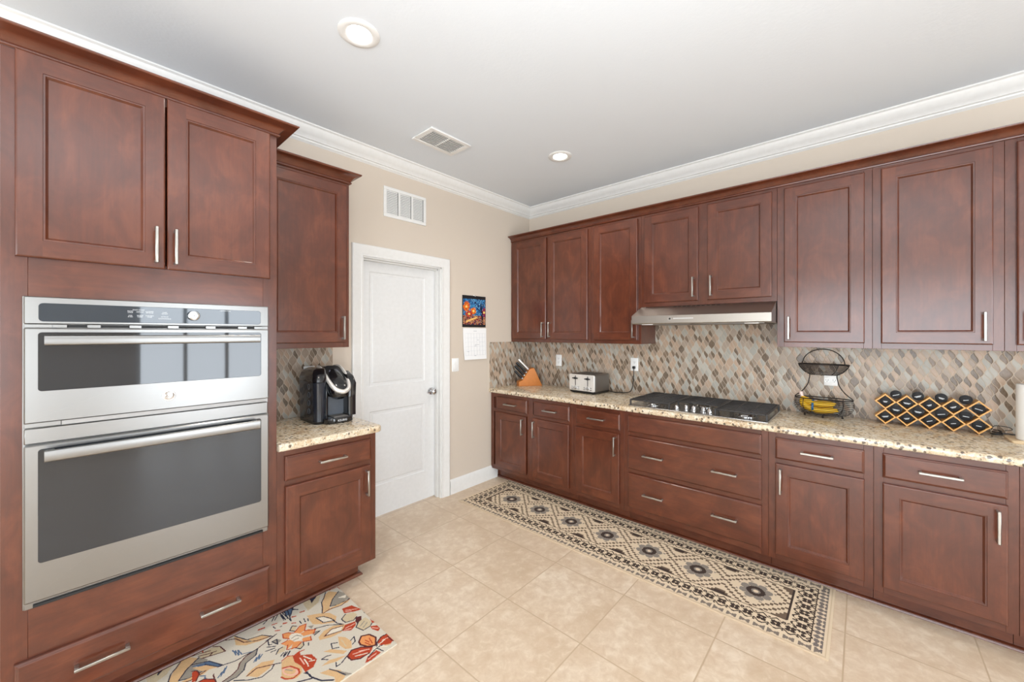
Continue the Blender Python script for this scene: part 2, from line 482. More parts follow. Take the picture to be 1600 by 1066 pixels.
RUG_SHAPES=[
('p','tan',[(62,-341),(89,-320),(130,-311),(173,-339),(143,-372),(94,-385)]),
('l','navy',3.5,[(22,-329),(62,-370),(105,-397),(147,-384),(163,-364),(188,-380)]),
('l','maroon',2.5,[(65,-344),(105,-330),(163,-364)]),
('p','grey',[(1,-315),(35,-318),(65,-300),(81,-264),(124,-247),(142,-209),(92,-220),(63,-244),(49,-274),(23,-291),(-13,-300)]),
('l','maroon',3.0,[(-13,-300),(23,-291),(49,-274),(63,-244),(92,-220),(142,-209),(178,-196),(231,-177)]),
('l','navy',3.5,[(1,-315),(35,-318),(65,-300),(81,-264),(124,-247),(142,-209)]),
('p','tan',[(88,-40),(123,-112),(180,-133),(210,-176),(162,-168),(110,-147),(79,-112)]),
('l','navy',3.0,[(91,-43),(123,-112),(180,-133),(210,-176)]),
('l','maroon',2.5,[(56,-41),(90,-65),(109,-119),(153,-154),(206,-173)]),
('l','navy',3.5,[(180,-189),(231,-177)]),
('p','blue',[(-81,-106),(-25,-129),(8,-198),(-6,-197),(-81,-109)]),
('l','navy',3.0,[(-79,-96),(-25,-128),(11,-201),(-6,-197),(-41,-136)]),
('l','navy',2.5,[(-6,-194),(52,-215),(86,-213),(137,-212)]),
('l','blue',2.5,[(62,-136),(64,-180),(68,-146),(73,-190),(78,-153),(83,-193)]),
('l','blue',2.5,[(106,-284),(123,-263),(114,-285),(138,-254),(126,-282),(145,-263)]),
('l','blue',2.5,[(-19,-261),(-1,-241),(-9,-262),(13,-226),(3,-253),(21,-220)]),
('l','blue',2.5,[(83,-193),(118,-211)]),
('p','beige',[(-52,-59),(-5,-43),(28,-63),(39,-114),(-9,-99),(-43,-92)]),
('l','maroon',3.0,[(6,-43),(28,-63),(38,-117),(-2,-102),(-46,-86)]),
('l','maroon',2.5,[(-70,-38),(-39,-48),(-9,-61)]),
('l','maroon',2.5,[(-52,-59),(-22,-75),(9,-85)]),
('l','maroon',3.0,[(-42,-86),(-19,-96),(-2,-82)]),
('p','tan',[(-83,-119),(-39,-145),(-6,-197),(-57,-171)]),
('p','red',[(-87,-145),(-74,-148),(-66,-175),(-85,-213),(-97,-207)]),
('l','maroon',3.5,[(-86,-139),(-71,-151),(-67,-178),(-85,-213)]),
('p','red',[(-83,-226),(-60,-226),(-29,-261),(-31,-285)]),
('l','maroon',3.5,[(-83,-226),(-60,-226),(-29,-261),(-29,-286)]),
('l','blue',2.5,[(-68,-195),(-54,-208),(-55,-225)]),
('l','navy',3.5,[(208,-57),(251,-22),(288,-25),(346,-51)]),
('l','navy',3.0,[(243,-66),(266,-34)]),
('l','navy',3.0,[(288,-25),(255,-69)]),
('l','navy',3.0,[(290,-33),(286,-103)]),
('l','navy',3.0,[(299,-33),(310,-136)]),
('l','navy',3.0,[(325,-40),(363,-71)]),
('l','navy',3.0,[(354,-27),(318,-97)]),
('p','blue',[(303,-20),(345,-39),(329,-87),(307,-80)]),
('l','red',7.1,[(181,-82),(203,-87)]),
('l','red',4.5,[(236,-94),(255,-100)]),
('l','red',4.5,[(233,-150),(249,-163)]),
('l','red',4.5,[(277,-124),(290,-134)]),
('l','red',4.5,[(321,-111),(337,-118)]),
('l','red',4.5,[(363,-105),(382,-109)]),
('l','navy',3.5,[(235,-113),(238,-132)]),
('l','navy',3.5,[(258,-139),(265,-139)]),
('l','grey',3.0,[(126,-119),(136,-140)]),
('l','navy',2.5,[(189,-190),(182,-227),(193,-231)]),
('p','grey',[(198,-214),(220,-211),(233,-239),(209,-248)]),
('l','navy',2.5,[(198,-214),(219,-215),(212,-252),(198,-214)]),
('l','navy',2.5,[(172,-233),(202,-258)]),
('l','navy',2.5,[(161,-256),(195,-267)]),
('l','navy',2.5,[(175,-279),(194,-283)]),
('p','beige',[(189,-312),(205,-287),(238,-289),(219,-320)]),
('l','navy',2.5,[(187,-310),(205,-287),(221,-288)]),
('l','navy',2.5,[(197,-338),(213,-326)]),
('l','navy',2.5,[(204,-354),(225,-335)]),
('l','navy',2.5,[(220,-355),(236,-339)]),
('p','tan',[(498,-68),(447,-165),(437,-203),(475,-197),(492,-170),(565,-92),(535,-46)]),
('l','navy',3.0,[(520,-42),(494,-83),(470,-110),(454,-161),(433,-205)]),
('p','grey',[(489,-178),(520,-130),(572,-88),(592,-130),(590,-184),(517,-198)]),
('l','navy',2.5,[(572,-88),(520,-130),(487,-176),(519,-194),(592,-192)]),
('p','cream',[(544,-138),(590,-147),(573,-171)]),
('p','tan',[(489,-189),(588,-200),(564,-215),(503,-205),(442,-203)]),
('l','maroon',2.5,[(437,-203),(475,-197),(531,-214),(584,-195)]),
('l','red',2.5,[(542,-41),(586,-45),(588,-79)]),
('p','beige',[(399,-41),(450,-27),(490,-47),(459,-98),(395,-124)]),
('p','navy',[(438,-32),(472,-39),(431,-78)]),
('l','navy',2.5,[(302,-24),(331,-23)]),
('l','navy',3.5,[(357,-30),(318,-97)]),
('l','navy',3.0,[(309,-32),(304,-103)]),
('l','navy',3.0,[(325,-40),(309,-135)]),
('l','navy',3.0,[(339,-33),(362,-75)]),
('l','navy',3.0,[(292,-52),(293,-107)]),
('l','red',5.0,[(363,-104),(380,-112)]),
('l','red',4.5,[(323,-109),(337,-117)]),
('l','red',4.5,[(305,-156),(319,-167)]),
('l','red',4.5,[(275,-128),(289,-135)]),
('l','navy',2.5,[(337,-171),(338,-193)]),
('l','navy',2.5,[(357,-168),(356,-197)]),
('l','navy',2.5,[(371,-183),(368,-201)]),
('p','red',[(521,-242),(567,-254),(588,-323),(559,-313),(514,-285)]),
('l','pink',2.5,[(528,-267),(575,-303)]),
('l','pink',2.5,[(523,-278),(547,-294)]),
('l','maroon',2.5,[(592,-247),(588,-289),(589,-330)]),
('p','beige',[(484,-316),(514,-296),(549,-313),(556,-342),(522,-368),(488,-351)]),
('l','navy',2.5,[(514,-296),(484,-316),(488,-353),(522,-368),(547,-354)]),
('p','red',[(451,-399),(476,-367),(525,-382),(514,-410),(483,-425)]),
('l','pink',3.0,[(470,-391),(514,-395)]),
('l','pink',2.5,[(460,-400),(489,-413)]),
('p','maroon',[(540,-357),(564,-368),(549,-398),(522,-409),(525,-382)]),
('p','beige',[(509,-425),(532,-400),(573,-393),(579,-442),(558,-470),(522,-469)]),
('l','navy',3.0,[(532,-400),(508,-424),(522,-471),(558,-470),(579,-453)]),
('l','grey',2.5,[(525,-433),(555,-416)]),
('l','grey',2.5,[(532,-451),(562,-434)]),
('p','red',[(583,-421),(587,-462),(575,-459)]),
('p','red',[(558,-470),(585,-490),(585,-520),(568,-530),(555,-496)]),
('l','pink',3.5,[(560,-487),(578,-512)]),
('l','navy',2.5,[(587,-355),(590,-386)]),
('p','tan',[(376,-157),(416,-180),(464,-223),(477,-275),(455,-314),(402,-275),(372,-241)]),
('p','cream',[(402,-208),(431,-229),(456,-294),(415,-268)]),
('l','navy',2.5,[(402,-208),(432,-227),(450,-267),(457,-297),(414,-270),(402,-208)]),
('l','navy',2.5,[(454,-298),(458,-328),(475,-357)]),
('l','navy',2.5,[(367,-280),(419,-304),(475,-357)]),
('p','tan',[(357,-351),(389,-330),(438,-330),(482,-365),(445,-402),(398,-397),(353,-373)]),
('p','cream',[(379,-366),(421,-346),(466,-367),(449,-392)]),
('l','maroon',2.5,[(379,-366),(421,-346),(471,-367)]),
('l','maroon',2.5,[(379,-366),(449,-392),(460,-390)]),
('p','beige',[(281,-199),(302,-178),(313,-200),(295,-224)]),
('l','navy',2.5,[(295,-224),(280,-202),(300,-177),(314,-196)]),
('p','grey',[(350,-237),(373,-252),(357,-269)]),
('p','grey',[(342,-296),(379,-314),(349,-323)]),
('l','navy',2.5,[(342,-296),(379,-314),(349,-323)]),
('p','beige',[(257,-333),(293,-329),(290,-348),(273,-360)]),
('l','navy',2.5,[(257,-333),(273,-360),(291,-349),(296,-328)]),
('p','orange',[(282,-234),(324,-207),(352,-214),(330,-254),(309,-260)]),
('l','red',3.0,[(292,-231),(324,-207),(352,-214),(330,-254)]),
('p','orange',[(308,-263),(342,-258),(368,-287),(355,-310),(312,-290)]),
('l','red',3.0,[(329,-257),(368,-287),(350,-310)]),
('p','orange',[(300,-297),(334,-316),(327,-345),(298,-326)]),
('l','red',3.0,[(334,-316),(327,-345),(297,-324)]),
('p','orange',[(280,-292),(294,-321),(264,-337),(242,-333),(258,-304)]),
('l','red',2.5,[(294,-321),(264,-337),(231,-321)]),
('p','orange',[(266,-268),(243,-260),(224,-265),(238,-299),(228,-318),(269,-298)]),
('l','red',3.0,[(241,-293),(228,-318)]),
('l','red',2.5,[(225,-262),(252,-260)]),
('p','orange',[(249,-201),(269,-209),(284,-241),(266,-257),(242,-231)]),
('l','red',3.0,[(287,-234),(269,-209),(249,-201),(242,-231),(261,-257)]),
('p','cream',[(308,-295),(301,-305),(291,-307),(281,-303),(271,-292),(264,-277),(261,-260),(263,-245),(269,-235),(279,-232),(290,-237),(300,-248),(307,-264),(310,-281)]),
('l','grey',2.5,[(269,-261),(292,-259),(305,-283)]),
('l','grey',2.5,[(270,-281),(291,-286)]),
('l','navy',2.5,[(312,-350),(306,-366)]),
('l','navy',2.5,[(220,-330),(206,-347)]),
('l','navy',2.5,[(234,-337),(220,-355)]),
('p','tan',[(188,-376),(218,-361),(235,-372),(233,-402),(243,-454),(230,-500),(202,-513),(173,-495),(163,-455)]),
('l','red',3.5,[(190,-370),(218,-361),(234,-375)]),
('p','red',[(233,-378),(266,-368),(259,-399),(294,-430),(300,-477),(272,-509),(239,-510),(239,-465),(227,-419)]),
('l','cream',2.5,[(266,-415),(283,-459)]),
('l','cream',2.5,[(262,-435),(260,-487)]),
('l','pink',3.5,[(250,-413),(252,-463)]),
('l','cream',2.5,[(273,-463),(290,-474)]),
('l','red',3.0,[(259,-374),(282,-378)]),
('p','pink',[(222,-484),(216,-492),(206,-493),(195,-488),(184,-476),(176,-460),(172,-443),(173,-429),(180,-420),(189,-419),(201,-424),(212,-437),(220,-453),(224,-470)]),
('p','tan',[(213,-474),(209,-480),(202,-480),(194,-476),(187,-467),(181,-456),(178,-445),(179,-435),(183,-430),(190,-429),(198,-433),(206,-442),(212,-453),(214,-465)]),
('l','red',5.0,[(180,-414),(207,-429),(225,-471),(220,-496),(193,-503),(169,-483),(161,-460)]),
('l','grey',2.5,[(186,-432),(204,-460)]),
('p','navy',[(231,-509),(248,-513),(242,-532)]),
('l','navy',5.0,[(242,-513),(246,-555),(267,-604),(303,-639)]),
('l','navy',4.5,[(194,-534),(243,-562)]),
('p','tan',[(421,-417),(443,-447),(451,-492),(433,-534),(410,-517),(402,-474)]),
('p','tan',[(335,-455),(367,-469),(412,-533),(391,-538)]),
('p','tan',[(297,-530),(334,-524),(397,-554),(356,-556)]),
('l','beige',2.5,[(422,-451),(421,-504)]),
('l','navy',2.5,[(403,-452),(380,-435),(371,-470),(395,-485)]),
('l','navy',2.5,[(351,-502),(335,-492),(312,-493),(331,-516)]),
('l','navy',3.0,[(396,-561),(363,-580),(340,-581),(349,-558)]),
('l','navy',2.5,[(452,-485),(472,-475),(463,-506),(446,-514)]),
('p','orange',[(473,-517),(497,-498),(529,-515),(542,-558),(514,-599),(483,-582),(467,-547)]),
('l','maroon',6.0,[(473,-522),(497,-498),(528,-516),(540,-557),(515,-601),(485,-579),(469,-544),(473,-522)]),
('l','red',3.5,[(498,-536),(504,-561)]),
('l','red',3.5,[(516,-539),(511,-578)]),
('l','red',3.5,[(490,-550),(500,-579)]),
('p','red',[(532,-584),(561,-570),(587,-580),(586,-635),(564,-646),(526,-613)]),
('l','maroon',4.5,[(529,-590),(559,-573),(584,-577)]),
('l','cream',2.5,[(529,-607),(564,-601)]),
('l','pink',3.0,[(551,-596),(583,-604)]),
('l','maroon',3.5,[(580,-592),(583,-640)]),
('p','red',[(396,-561),(426,-544),(465,-561),(503,-600),(475,-624),(426,-619),(397,-594)]),
('l','maroon',5.0,[(398,-563),(426,-544),(465,-561),(499,-598)]),
('l','maroon',5.0,[(397,-565),(400,-597),(430,-619),(472,-621)]),
('l','pink',2.5,[(421,-572),(468,-591)]),
('l','cream',2.5,[(422,-590),(466,-614)]),
('l','pink',2.5,[(447,-576),(484,-600)]),
('p','red',[(433,-659),(455,-635),(502,-629),(511,-657),(459,-664)]),
('l','pink',3.5,[(453,-649),(493,-645)]),
('l','navy',4.0,[(511,-618),(458,-638)]),
('l','cream',3.5,[(510,-620),(520,-650)]),
('l','cream',3.5,[(516,-614),(548,-646)]),
('l','navy',3.5,[(511,-618),(536,-623)]),
('l','navy',3.5,[(511,-618),(529,-590)]),
('l','cream',4.0,[(499,-617),(516,-614)]),
('l','navy',3.0,[(511,-622),(521,-658)]),
('l','tan',5.0,[(545,-634),(564,-646)]),
('p','tan',[(277,-560),(314,-572),(346,-615),(344,-657),(320,-673),(303,-654),(311,-627)]),
('p','grey',[(324,-587),(353,-638),(372,-671),(344,-657),(335,-629)]),
('l','navy',2.5,[(314,-572),(332,-607),(347,-650)]),
]
# ------------------------------------------------------------------ room shell
WT = .12
DX0, DX1, DZ = -1.985, -1.235, 2.055         # door opening
mb = MB(); mb.box(RX0 - WT, RX1 + WT, RY0 - WT, RY1 + WT, -.06, 0); struct('floor', mb, M['tile'])
mb = MB(); mb.box(RX0 - WT, RX1 + WT, RY0 - WT, RY1 + WT, H, H + .06); struct('ceiling', mb, M['ceiling'])
mb = MB()
mb.box(RX0, DX0, 0, WT, 0, H); mb.box(DX1, RX1, 0, WT, 0, H); mb.box(DX0, DX1, 0, WT, DZ, H)
struct('wall_left', mb, M['wall'])
mb = MB(); mb.box(0, WT, RY0 - WT, RY1 + WT, 0, H); struct('wall_right', mb, M['wall'])

def wall_with_openings(name, along, fixed0, fixed1, a0, a1, ops):
    mb = MB()
    def bx(p0, p1, z0, z1):
        if along == 'x': mb.box(p0, p1, fixed0, fixed1, z0, z1)
        else: mb.box(fixed0, fixed1, p0, p1, z0, z1)
    cur = a0
    for (p0, p1, z0, z1) in ops:
        bx(cur, p0, 0, H)
        if z0 > 0: bx(p0, p1, 0, z0)
        bx(p0, p1, z1, H); cur = p1
    bx(cur, a1, 0, H)
    struct(name, mb, M['wall'])

wall_with_openings('wall_rear', 'x', RY0 - WT, RY0, RX0 - WT, RX1, [(-6.7, -4.2, .05, 2.3), (-2.8, -1.1, .15, 2.1)])
wall_with_openings('wall_side', 'y', RX0 - WT, RX0, RY0, RY1 + WT, [(-5.1, -1.5, .05, 2.3)])
def window(name, along, fixed, p0, p1, z0, z1, n):
    mb = MB(); w = .05
    def bx(a, b, c, d):
        if along == 'x': mb.box(a, b, fixed - .05, fixed + .01, c, d, .004)
        else: mb.box(fixed - .05, fixed + .01, a, b, c, d, .004)
    bx(p0, p1, z0, z0 + w); bx(p0, p1, z1 - w, z1)
    for i in range(n + 1):
        c = p0 + w / 2 + (p1 - p0 - w) * i / n
        bx(c - w / 2, c + w / 2, z0 + w, z1 - w)
    struct(name, mb, M['trim'])
window('window_1', 'x', RY0, -2.8, -1.1, .15, 2.1, 3)
window('added_window_2', 'x', RY0, -6.7, -4.2, .05, 2.3, 3)  # unseen slider, added to let more light in
window('added_window_3', 'y', RX0, -5.1, -1.5, .05, 2.3, 4)  # unseen slider, added to light the right-hand cabinets

# crown moulding of the room, runs round all four walls
cz = 2.7517 - H
CP = [(0.0, H), (0.092, H), (0.092, H - .008), (.080, H - .014), (.076, H - .022), (.066, H - .040), (.050, H - .058), (.036, H - .068), (.030, H - .076), (.030, H - .080), (.018, H - .084), (.016, H - .092), (.006, H - .098), (0.0, H + cz)]
mb = MB(); mb.sweep([(RX0, 0), (0, 0), (0, RY0), (RX0, RY0)], CP, closed=True)
struct('trim_1', mb, M['trim'], angle=25)
BP = [(0, 0), (.016, 0), (.016, .105), (.012, .118), (.006, .128), (0, .132)]
mb = MB(); mb.sweep([(DX1 + .088, 0), (-.532, 0)], BP); struct('baseboard_left', mb, M['trim'], angle=25)
QR = [(0, 0)] + [(.019 * math.cos(R(a)), .019 * math.sin(R(a))) for a in range(0, 91, 15)]
mb = MB(); mb.sweep([(-.512, -.004), (-.512, -3.79)], QR); struct('trim_2', mb, M['wood_h'], angle=50)
mb = MB(); mb.sweep([(-3.6, -.512), (-2.272, -.512), (-2.272, -.02)], QR); struct('trim_3', mb, M['wood_h'], angle=50)

# door: jamb, casing, two-panel slab, lever knob
door = thing('door_1', (-1.61, 0.05, 0), 'white two-panel interior door beside the coffee maker counter', None, kind='structure')
mb = MB()
mb.box(DX0, DX0 + .014, 0, WT, 0, DZ); mb.box(DX1 - .014, DX1, 0, WT, 0, DZ); mb.box(DX0, DX1, 0, WT, DZ - .014, DZ)
mb.box(DX0 + .014, DX0 + .026, .035, .072, 0, DZ - .014, .002); mb.box(DX1 - .026, DX1 - .014, .035, .072, 0, DZ - .014, .002); mb.box(DX0 + .014, DX1 - .014, .035, .072, DZ - .026, DZ - .014, .002)
link('jamb', mb, M['trim'], door)
CS = [(0, 0), (0, .012), (.010, .013), (.016, .010), (.024, .012), (.060, .018), (.074, .020), (.082, .018), (.086, .010), (.086, 0)]
mb = MB()
xa, xb_, zt = DX0 + .004, DX1 - .004, DZ - .004
rings = []
for (o, p) in CS: pass
def casing_ring(px, pz, dx, dz):
    return [(px + dx * o, -p, pz + dz * o) for o, p in CS]
mb.loops([casing_ring(xa, 0, -1, 0), casing_ring(xa, zt, -1, 1), casing_ring(xb_, zt, 1, 1), casing_ring(xb_, 0, 1, 0)], cap0=True, cap1=True)
link('casing', mb, M['trim'], door, angle=20)
slab = MB()
sx0, sx1, sz0, sz1, sy = DX0 + .016, DX1 - .016, .012, DZ - .017, .074
P1 = (-1.885, -1.365, 1.05, 1.952); P2 = (-1.885, -1.365, .255, .852)
slab.box(sx0, sx1, sy + .006, sy + .036, sz0, sz1)
xs = [sx0, P1[0], P1[1], sx1]
zs = [sz0, P2[2], P2[3], P1[2], P1[3], sz1]
for i in range(3):
    for k in range(5):
        if i == 1 and k in (1, 3): continue
        slab.add([(xs[i], sy, zs[k]), (xs[i + 1], sy, zs[k]), (xs[i + 1], sy, zs[k + 1]), (xs[i], sy, zs[k + 1])], [(0, 1, 2, 3)])
slab.loops([[(sx0, sy, sz0), (sx1, sy, sz0), (sx1, sy, sz1), (sx0, sy, sz1)], [(sx0, sy + .006, sz0), (sx1, sy + .006, sz0), (sx1, sy + .006, sz1), (sx0, sy + .006, sz1)]])
sl = link('slab', slab, M['door'], door, angle=20)
for (a, b, c, d) in (P1, P2):
    mb = MB()
    def ring(o, y): return [(a + o, sy + y, c + o), (b - o, sy + y, c + o), (b - o, sy + y, d - o), (a + o, sy + y, d - o)]
    mb.loops([ring(0, 0), ring(.004, .004), ring(.010, .009), ring(.018, .0095), ring(.030, .003), ring(.040, .001)], cap1=True)
    link('panel', mb, M['door'], sl, angle=15)
kn = MB()
MK = Matrix.Translation((-1.300, sy, .952)) @ Matrix.Rotation(R(90), 4, 'X')
kn.lathe([(.0, 0), (.033, 0), (.033, .004), (.028, .010), (.013, .012), (.012, .030), (.020, .034), (.027, .044), (.028, .052), (.024, .060), (.012, .066), (0, .067)], 28, MK)
link('knob', kn, M['chrome'], sl)
mb = MB(); mb.box(-1.372, -1.300, sy - .052, sy - .040, .944, .958, .004); link('lever', mb, M['chrome'], sl)

# ------------------------------------------------------------------ cabinets
def door_panel(x0, x1, z0, z1, yb, th=.02, fw=.062):
    """recessed-panel door in local space; back face at yb, front towards -y"""
    mb = MB(); f = yb - th
    def ring(o, y): return [(x0 + o, y, z0 + o), (x1 - o, y, z0 + o), (x1 - o, y, z1 - o), (x0 + o, y, z1 - o)]
    mb.loops([ring(0, yb), ring(0, f + .006), ring(.002, f + .002), ring(.006, f)], cap0=True)
    e = .006
    mb.add([(x0 + e, f, z0 + e), (x0 + fw, f, z0 + e), (x0 + fw, f, z1 - e), (x0 + e, f, z1 - e)], [(0, 1, 2, 3)], 0)
    mb.add([(x1 - fw, f, z0 + e), (x1 - e, f, z0 + e), (x1 - e, f, z1 - e), (x1 - fw, f, z1 - e)], [(0, 1, 2, 3)], 0)
    mb.add([(x0 + fw, f, z0 + e), (x1 - fw, f, z0 + e), (x1 - fw, f, z0 + fw), (x0 + fw, f, z0 + fw)], [(0, 1, 2, 3)], 1)
    mb.add([(x0 + fw, f, z1 - fw), (x1 - fw, f, z1 - fw), (x1 - fw, f, z1 - e), (x0 + fw, f, z1 - e)], [(0, 1, 2, 3)], 1)
    g = .0006
    mb.loops([ring(fw, f), ring(fw + .001, f + .0025), ring(fw + .006, f + .003), ring(fw + .011, f + .009), ring(fw + .013, f + .011), ring(fw + .017, f + .011)], cap1=True)
    return mb

def drawer_front(x0, x1, z0, z1, yb, th=.02):
    mb = MB(); f = yb - th
    def ring(o, y): return [(x0 + o, y, z0 + o), (x1 - o, y, z0 + o), (x1 - o, y, z1 - o), (x0 + o, y, z1 - o)]
    mb.loops([ring(0, yb), ring(0, f + .009), ring(.002, f + .006), ring(.006, f + .004), ring(.008, f + .0015), ring(.011, f)], cap0=True, cap1=True, ms=[0] * 6)
    return mb

def handle(parent, x, z, L, vertical, f, label=None):
    """bar pull standing off the front face f"""
    mb = MB(); h = L / 2
    if vertical:
        mb.box(x - .0055, x + .0055, f - .036, f - .027, z - h, z + h, .002)
        for s in (-1, 1): mb.box(x - .0055, x + .0055, f - .028, f, z + s * (h - .007) - .006, z + s * (h - .007) + .006, .0015)
    else:
        mb.box(x - h, x + h, f - .036, f - .027, z - .0055, z + .0055, .002)
        for s in (-1, 1): mb.box(x + s * (h - .007) - .006, x + s * (h - .007) + .006, f - .028, f, z - .0055, z + .0055, .0015)
    return link('handle', mb, M['nickel'], parent, world=False)

def cabinet(name, loc, rz, w, z0, z1, depth, label, cat, doors=(), drawers=(), toe=True, stiles=(), group=None, rails=(), end=None):
    """local frame: x along the wall, front towards -y, back on y=0"""
    t = thing(name, loc, label, cat, group, rz)
    f = -depth
    mb = MB()
    mb.box(.0005, w - .0005, -.001, f + .019, z0, z1)
    link('carcass', mb, M['wood'], t, world=False)
    mb = MB()
    st = [.0005] + list(stiles) + [w - .0005]
    sw = .038
    cols = []
    edges = [(.0005, .0005 + sw)] + [(s - sw * .9, s + sw * .9) for s in stiles] + [(w - .0005 - sw, w - .0005)]
    for a, b in edges: mb.box(a, b, f, f + .019, z0, z1, .0007)
    for i in range(len(edges) - 1):
        a, b = edges[i][1], edges[i + 1][0]
        for (r0, r1) in [(z0, z0 + .042), (z1 - .045, z1)] + list(rails): mb.box(a, b, f + .0003, f + .019, r0, r1, .0007, 1)
    link('face_frame', mb, [M['wood'], M['wood_h']], t, world=False)
    if toe:
        mb = MB(); mb.box(.001, w - .001 - (end or 0), -.002, -(depth - .098), 0.0, z0 + .0005)
        link('toe_kick', mb, M['wood_h'], t, world=False)
    for d in doors:
        x0, x1, a, b, side, hz = d
        o = link('door', door_panel(x0, x1, a, b, f), [M['wood'], M['wood_h']], t, world=False, angle=20)
        hx = x1 - .032 if side == 'r' else x0 + .028
        handle(o, hx, hz, .148, True, f - .02)
    for d in drawers:
        x0, x1, a, b, hs = d
        o = link('drawer', drawer_front(x0, x1, a, b, f), [M['wood_h']], t, world=False, angle=20)
        for hx in hs: handle(o, hx, (a + b) / 2, .148, False, f - .02)
    return t

BT, BB, BD = .876, .111, .61          # base cabinets: top, bottom, depth
UB, UT, UD = 1.378, 2.445, .305       # wall cabinets
R90 = R(-90)
def base_r(y, w, label, doors=(), drawers=(), **k):
    return cabinet('base_cabinet', (0, y, 0), R90, w, BB, BT, BD, label, 'cabinet', doors, drawers, group='base cabinets under the long counter', **k)
def wall_r(y, w, label, doors, z0=UB, **k):
    return cabinet('wall_cabinet', (0, y, 0), R90, w, z0, UT, UD, label, 'cabinet', doors, (), toe=False, group='wall cabinets over the long counter', **k)
dz0, dz1, hz_ = .147, .690, .592
w0, w1 = .718, .843
MR = [(w0 - .03, w0 + .005)]
base_r(0, .972, 'two-door cherry base cabinet with two small drawers, in the corner under the knife block',
       [(.075, .468, dz0, dz1, 'r', hz_), (.545, .943, dz0, dz1, 'l', hz_)], [(.09, .480, w0, w1, [.285]), (.557, .947, w0, w1, [.752])], stiles=[.507], rails=MR)
base_r(-.972, .468, 'cherry base cabinet with one drawer over one door, below and right of the toaster',
       [(.036, .432, dz0, dz1, 'r', hz_)], [(.039, .437, w0, w1, [.238])], rails=MR)
base_r(-1.44, .935, 'wide cherry base cabinet of three stacked drawers under the gas cooktop', [],
       [(.033, .901, .721, .846, []), (.033, .901, .443, .693, [.232, .698]), (.033, .901, .151, .412, [.232, .698])], rails=[(.69, .725), (.41, .446)])
base_r(-2.375, .47, 'cherry base cabinet with one drawer over one door, under the wire fruit basket',
       [(.036, .434, dz0, dz1, 'l', hz_)], [(.036, .434, w0, w1, [.234])], rails=MR)
base_r(-2.845, .48, 'cherry base cabinet with one drawer over one door, under the bamboo pod rack',
       [(.034, .446, dz0, dz1, 'r', hz_)], [(.034, .446, w0, w1, [.236])], rails=MR)
base_r(-3.325, .465, 'cherry base cabinet at the cut-off right end of the long counter',
       [(.075, .43, dz0, dz1, 'l', hz_)], [(.075, .43, w0, w1, [.25])], rails=MR)
ud0, ud1, uh = 1.409, 2.418, 1.5025
wall_r(0, .970, 'cherry wall cabinet with two tall doors, in the corner above the knife block',
       [(.033, .473, ud0, ud1, 'r', uh), (.496, .942, ud0, ud1, 'l', uh)], stiles=[.485])
wall_r(-.970, .470, 'single-door cherry wall cabinet next to the left end of the range hood', [(.031, .444, ud0, ud1, 'r', uh)])
wall_r(-1.44, .938, 'short two-door cherry wall cabinet above the range hood',
       [(.032, .447, 1.713, 2.416, 'r', 1.815), (.510, .910, 1.713, 2.416, 'l', 1.815)], z0=1.682, stiles=[.478])
wall_r(-2.378, .467, 'single-door cherry wall cabinet above the wire fruit basket', [(.039, .433, ud0, ud1, 'l', uh)])
wall_r(-2.845, .490, 'single-door cherry wall cabinet above the bamboo pod rack', [(.036, .452, ud0, ud1, 'r', uh)])
wall_r(-3.335, .460, 'cherry wall cabinet cut off at the right edge above the paper towels', [(.036, .42, ud0, ud1, 'l', uh)])

# left run: tall oven cabinet, wall cabinet, base cabinet
TX0, TX1 = -3.594, -2.749
tall = thing('oven_cabinet', (TX0, 0, 0), 'tall cherry oven cabinet with two upper doors and a wide bottom drawer', 'cabinet')
tw = TX1 - TX0
def lx(x): return x - TX0
mb = MB()
mb.box(0, .019, -.001, -.60, BB, 2.458); mb.box(tw - .019, tw, -.001, -.60, BB, 2.458); mb.box(.019, tw - .019, -.001, -.012, BB, 2.458)
for z in (.111, .44, 1.68, 2.439): mb.box(.019, tw - .019, -.012, -.60, z, z + .019)
link('carcass', mb, M['wood'], tall, world=False)
mb = MB()
mb.box(0, .060, -.592, -.611, BB, 2.458, .0007); mb.box(tw - .060, tw, -.592, -.611, BB, 2.458, .0007)
mb.box(.060, tw - .060, -.592, -.6107, 1.59, 1.75, .0007, 1); mb.box(.060, tw - .060, -.592, -.6107, .31, .51, .0007, 1)
mb.box(.060, tw - .060, -.592, -.6107, BB, .16, .0007, 1); mb.box(.060, tw - .060, -.592, -.6107, 2.42, 2.458, .0007, 1)
link('face_frame', mb, [M['wood'], M['wood_h']], tall, world=False)
mb = MB(); mb.box(0, tw, -.002, -.512, 0, BB + .0005); link('toe_kick', mb, M['wood_h'], tall, world=False)
for (a, b, s) in ((-3.562, -3.171, 'r'), (-3.166, -2.782, 'l')):
    o = link('door', door_panel(lx(a), lx(b), 1.734, 2.452, -.611), [M['wood'], M['wood_h']], tall, world=False, angle=20)
    handle(o, lx(b) - .030 if s == 'r' else lx(a) + .026, 1.829, .148, True, -.631)
o = link('drawer', drawer_front(lx(-3.564), lx(-2.784), .147, .323, -.611), [M['wood_h']], tall, world=False, angle=20)
for hx in (-3.352, -2.985): handle(o, lx(hx), .236, .148, False, -.631)

lwall = cabinet('wall_cabinet', (TX1, 0, 0), 0, .519, UB, UT, UD, 'single-door cherry wall cabinet above the coffee maker', 'cabinet', [(.025, .498, ud0, ud1, 'r', uh)], toe=False)
cabinet('base_cabinet', (TX1, 0, 0), 0, .5365, BB, BT, BD, 'cherry base cabinet with one drawer and one door under the coffee maker', 'cabinet',
        [(.036, .498, dz0, dz1, 'r', .594)], [(.034, .500, w0, w1, [.268])], rails=MR, end=.06)

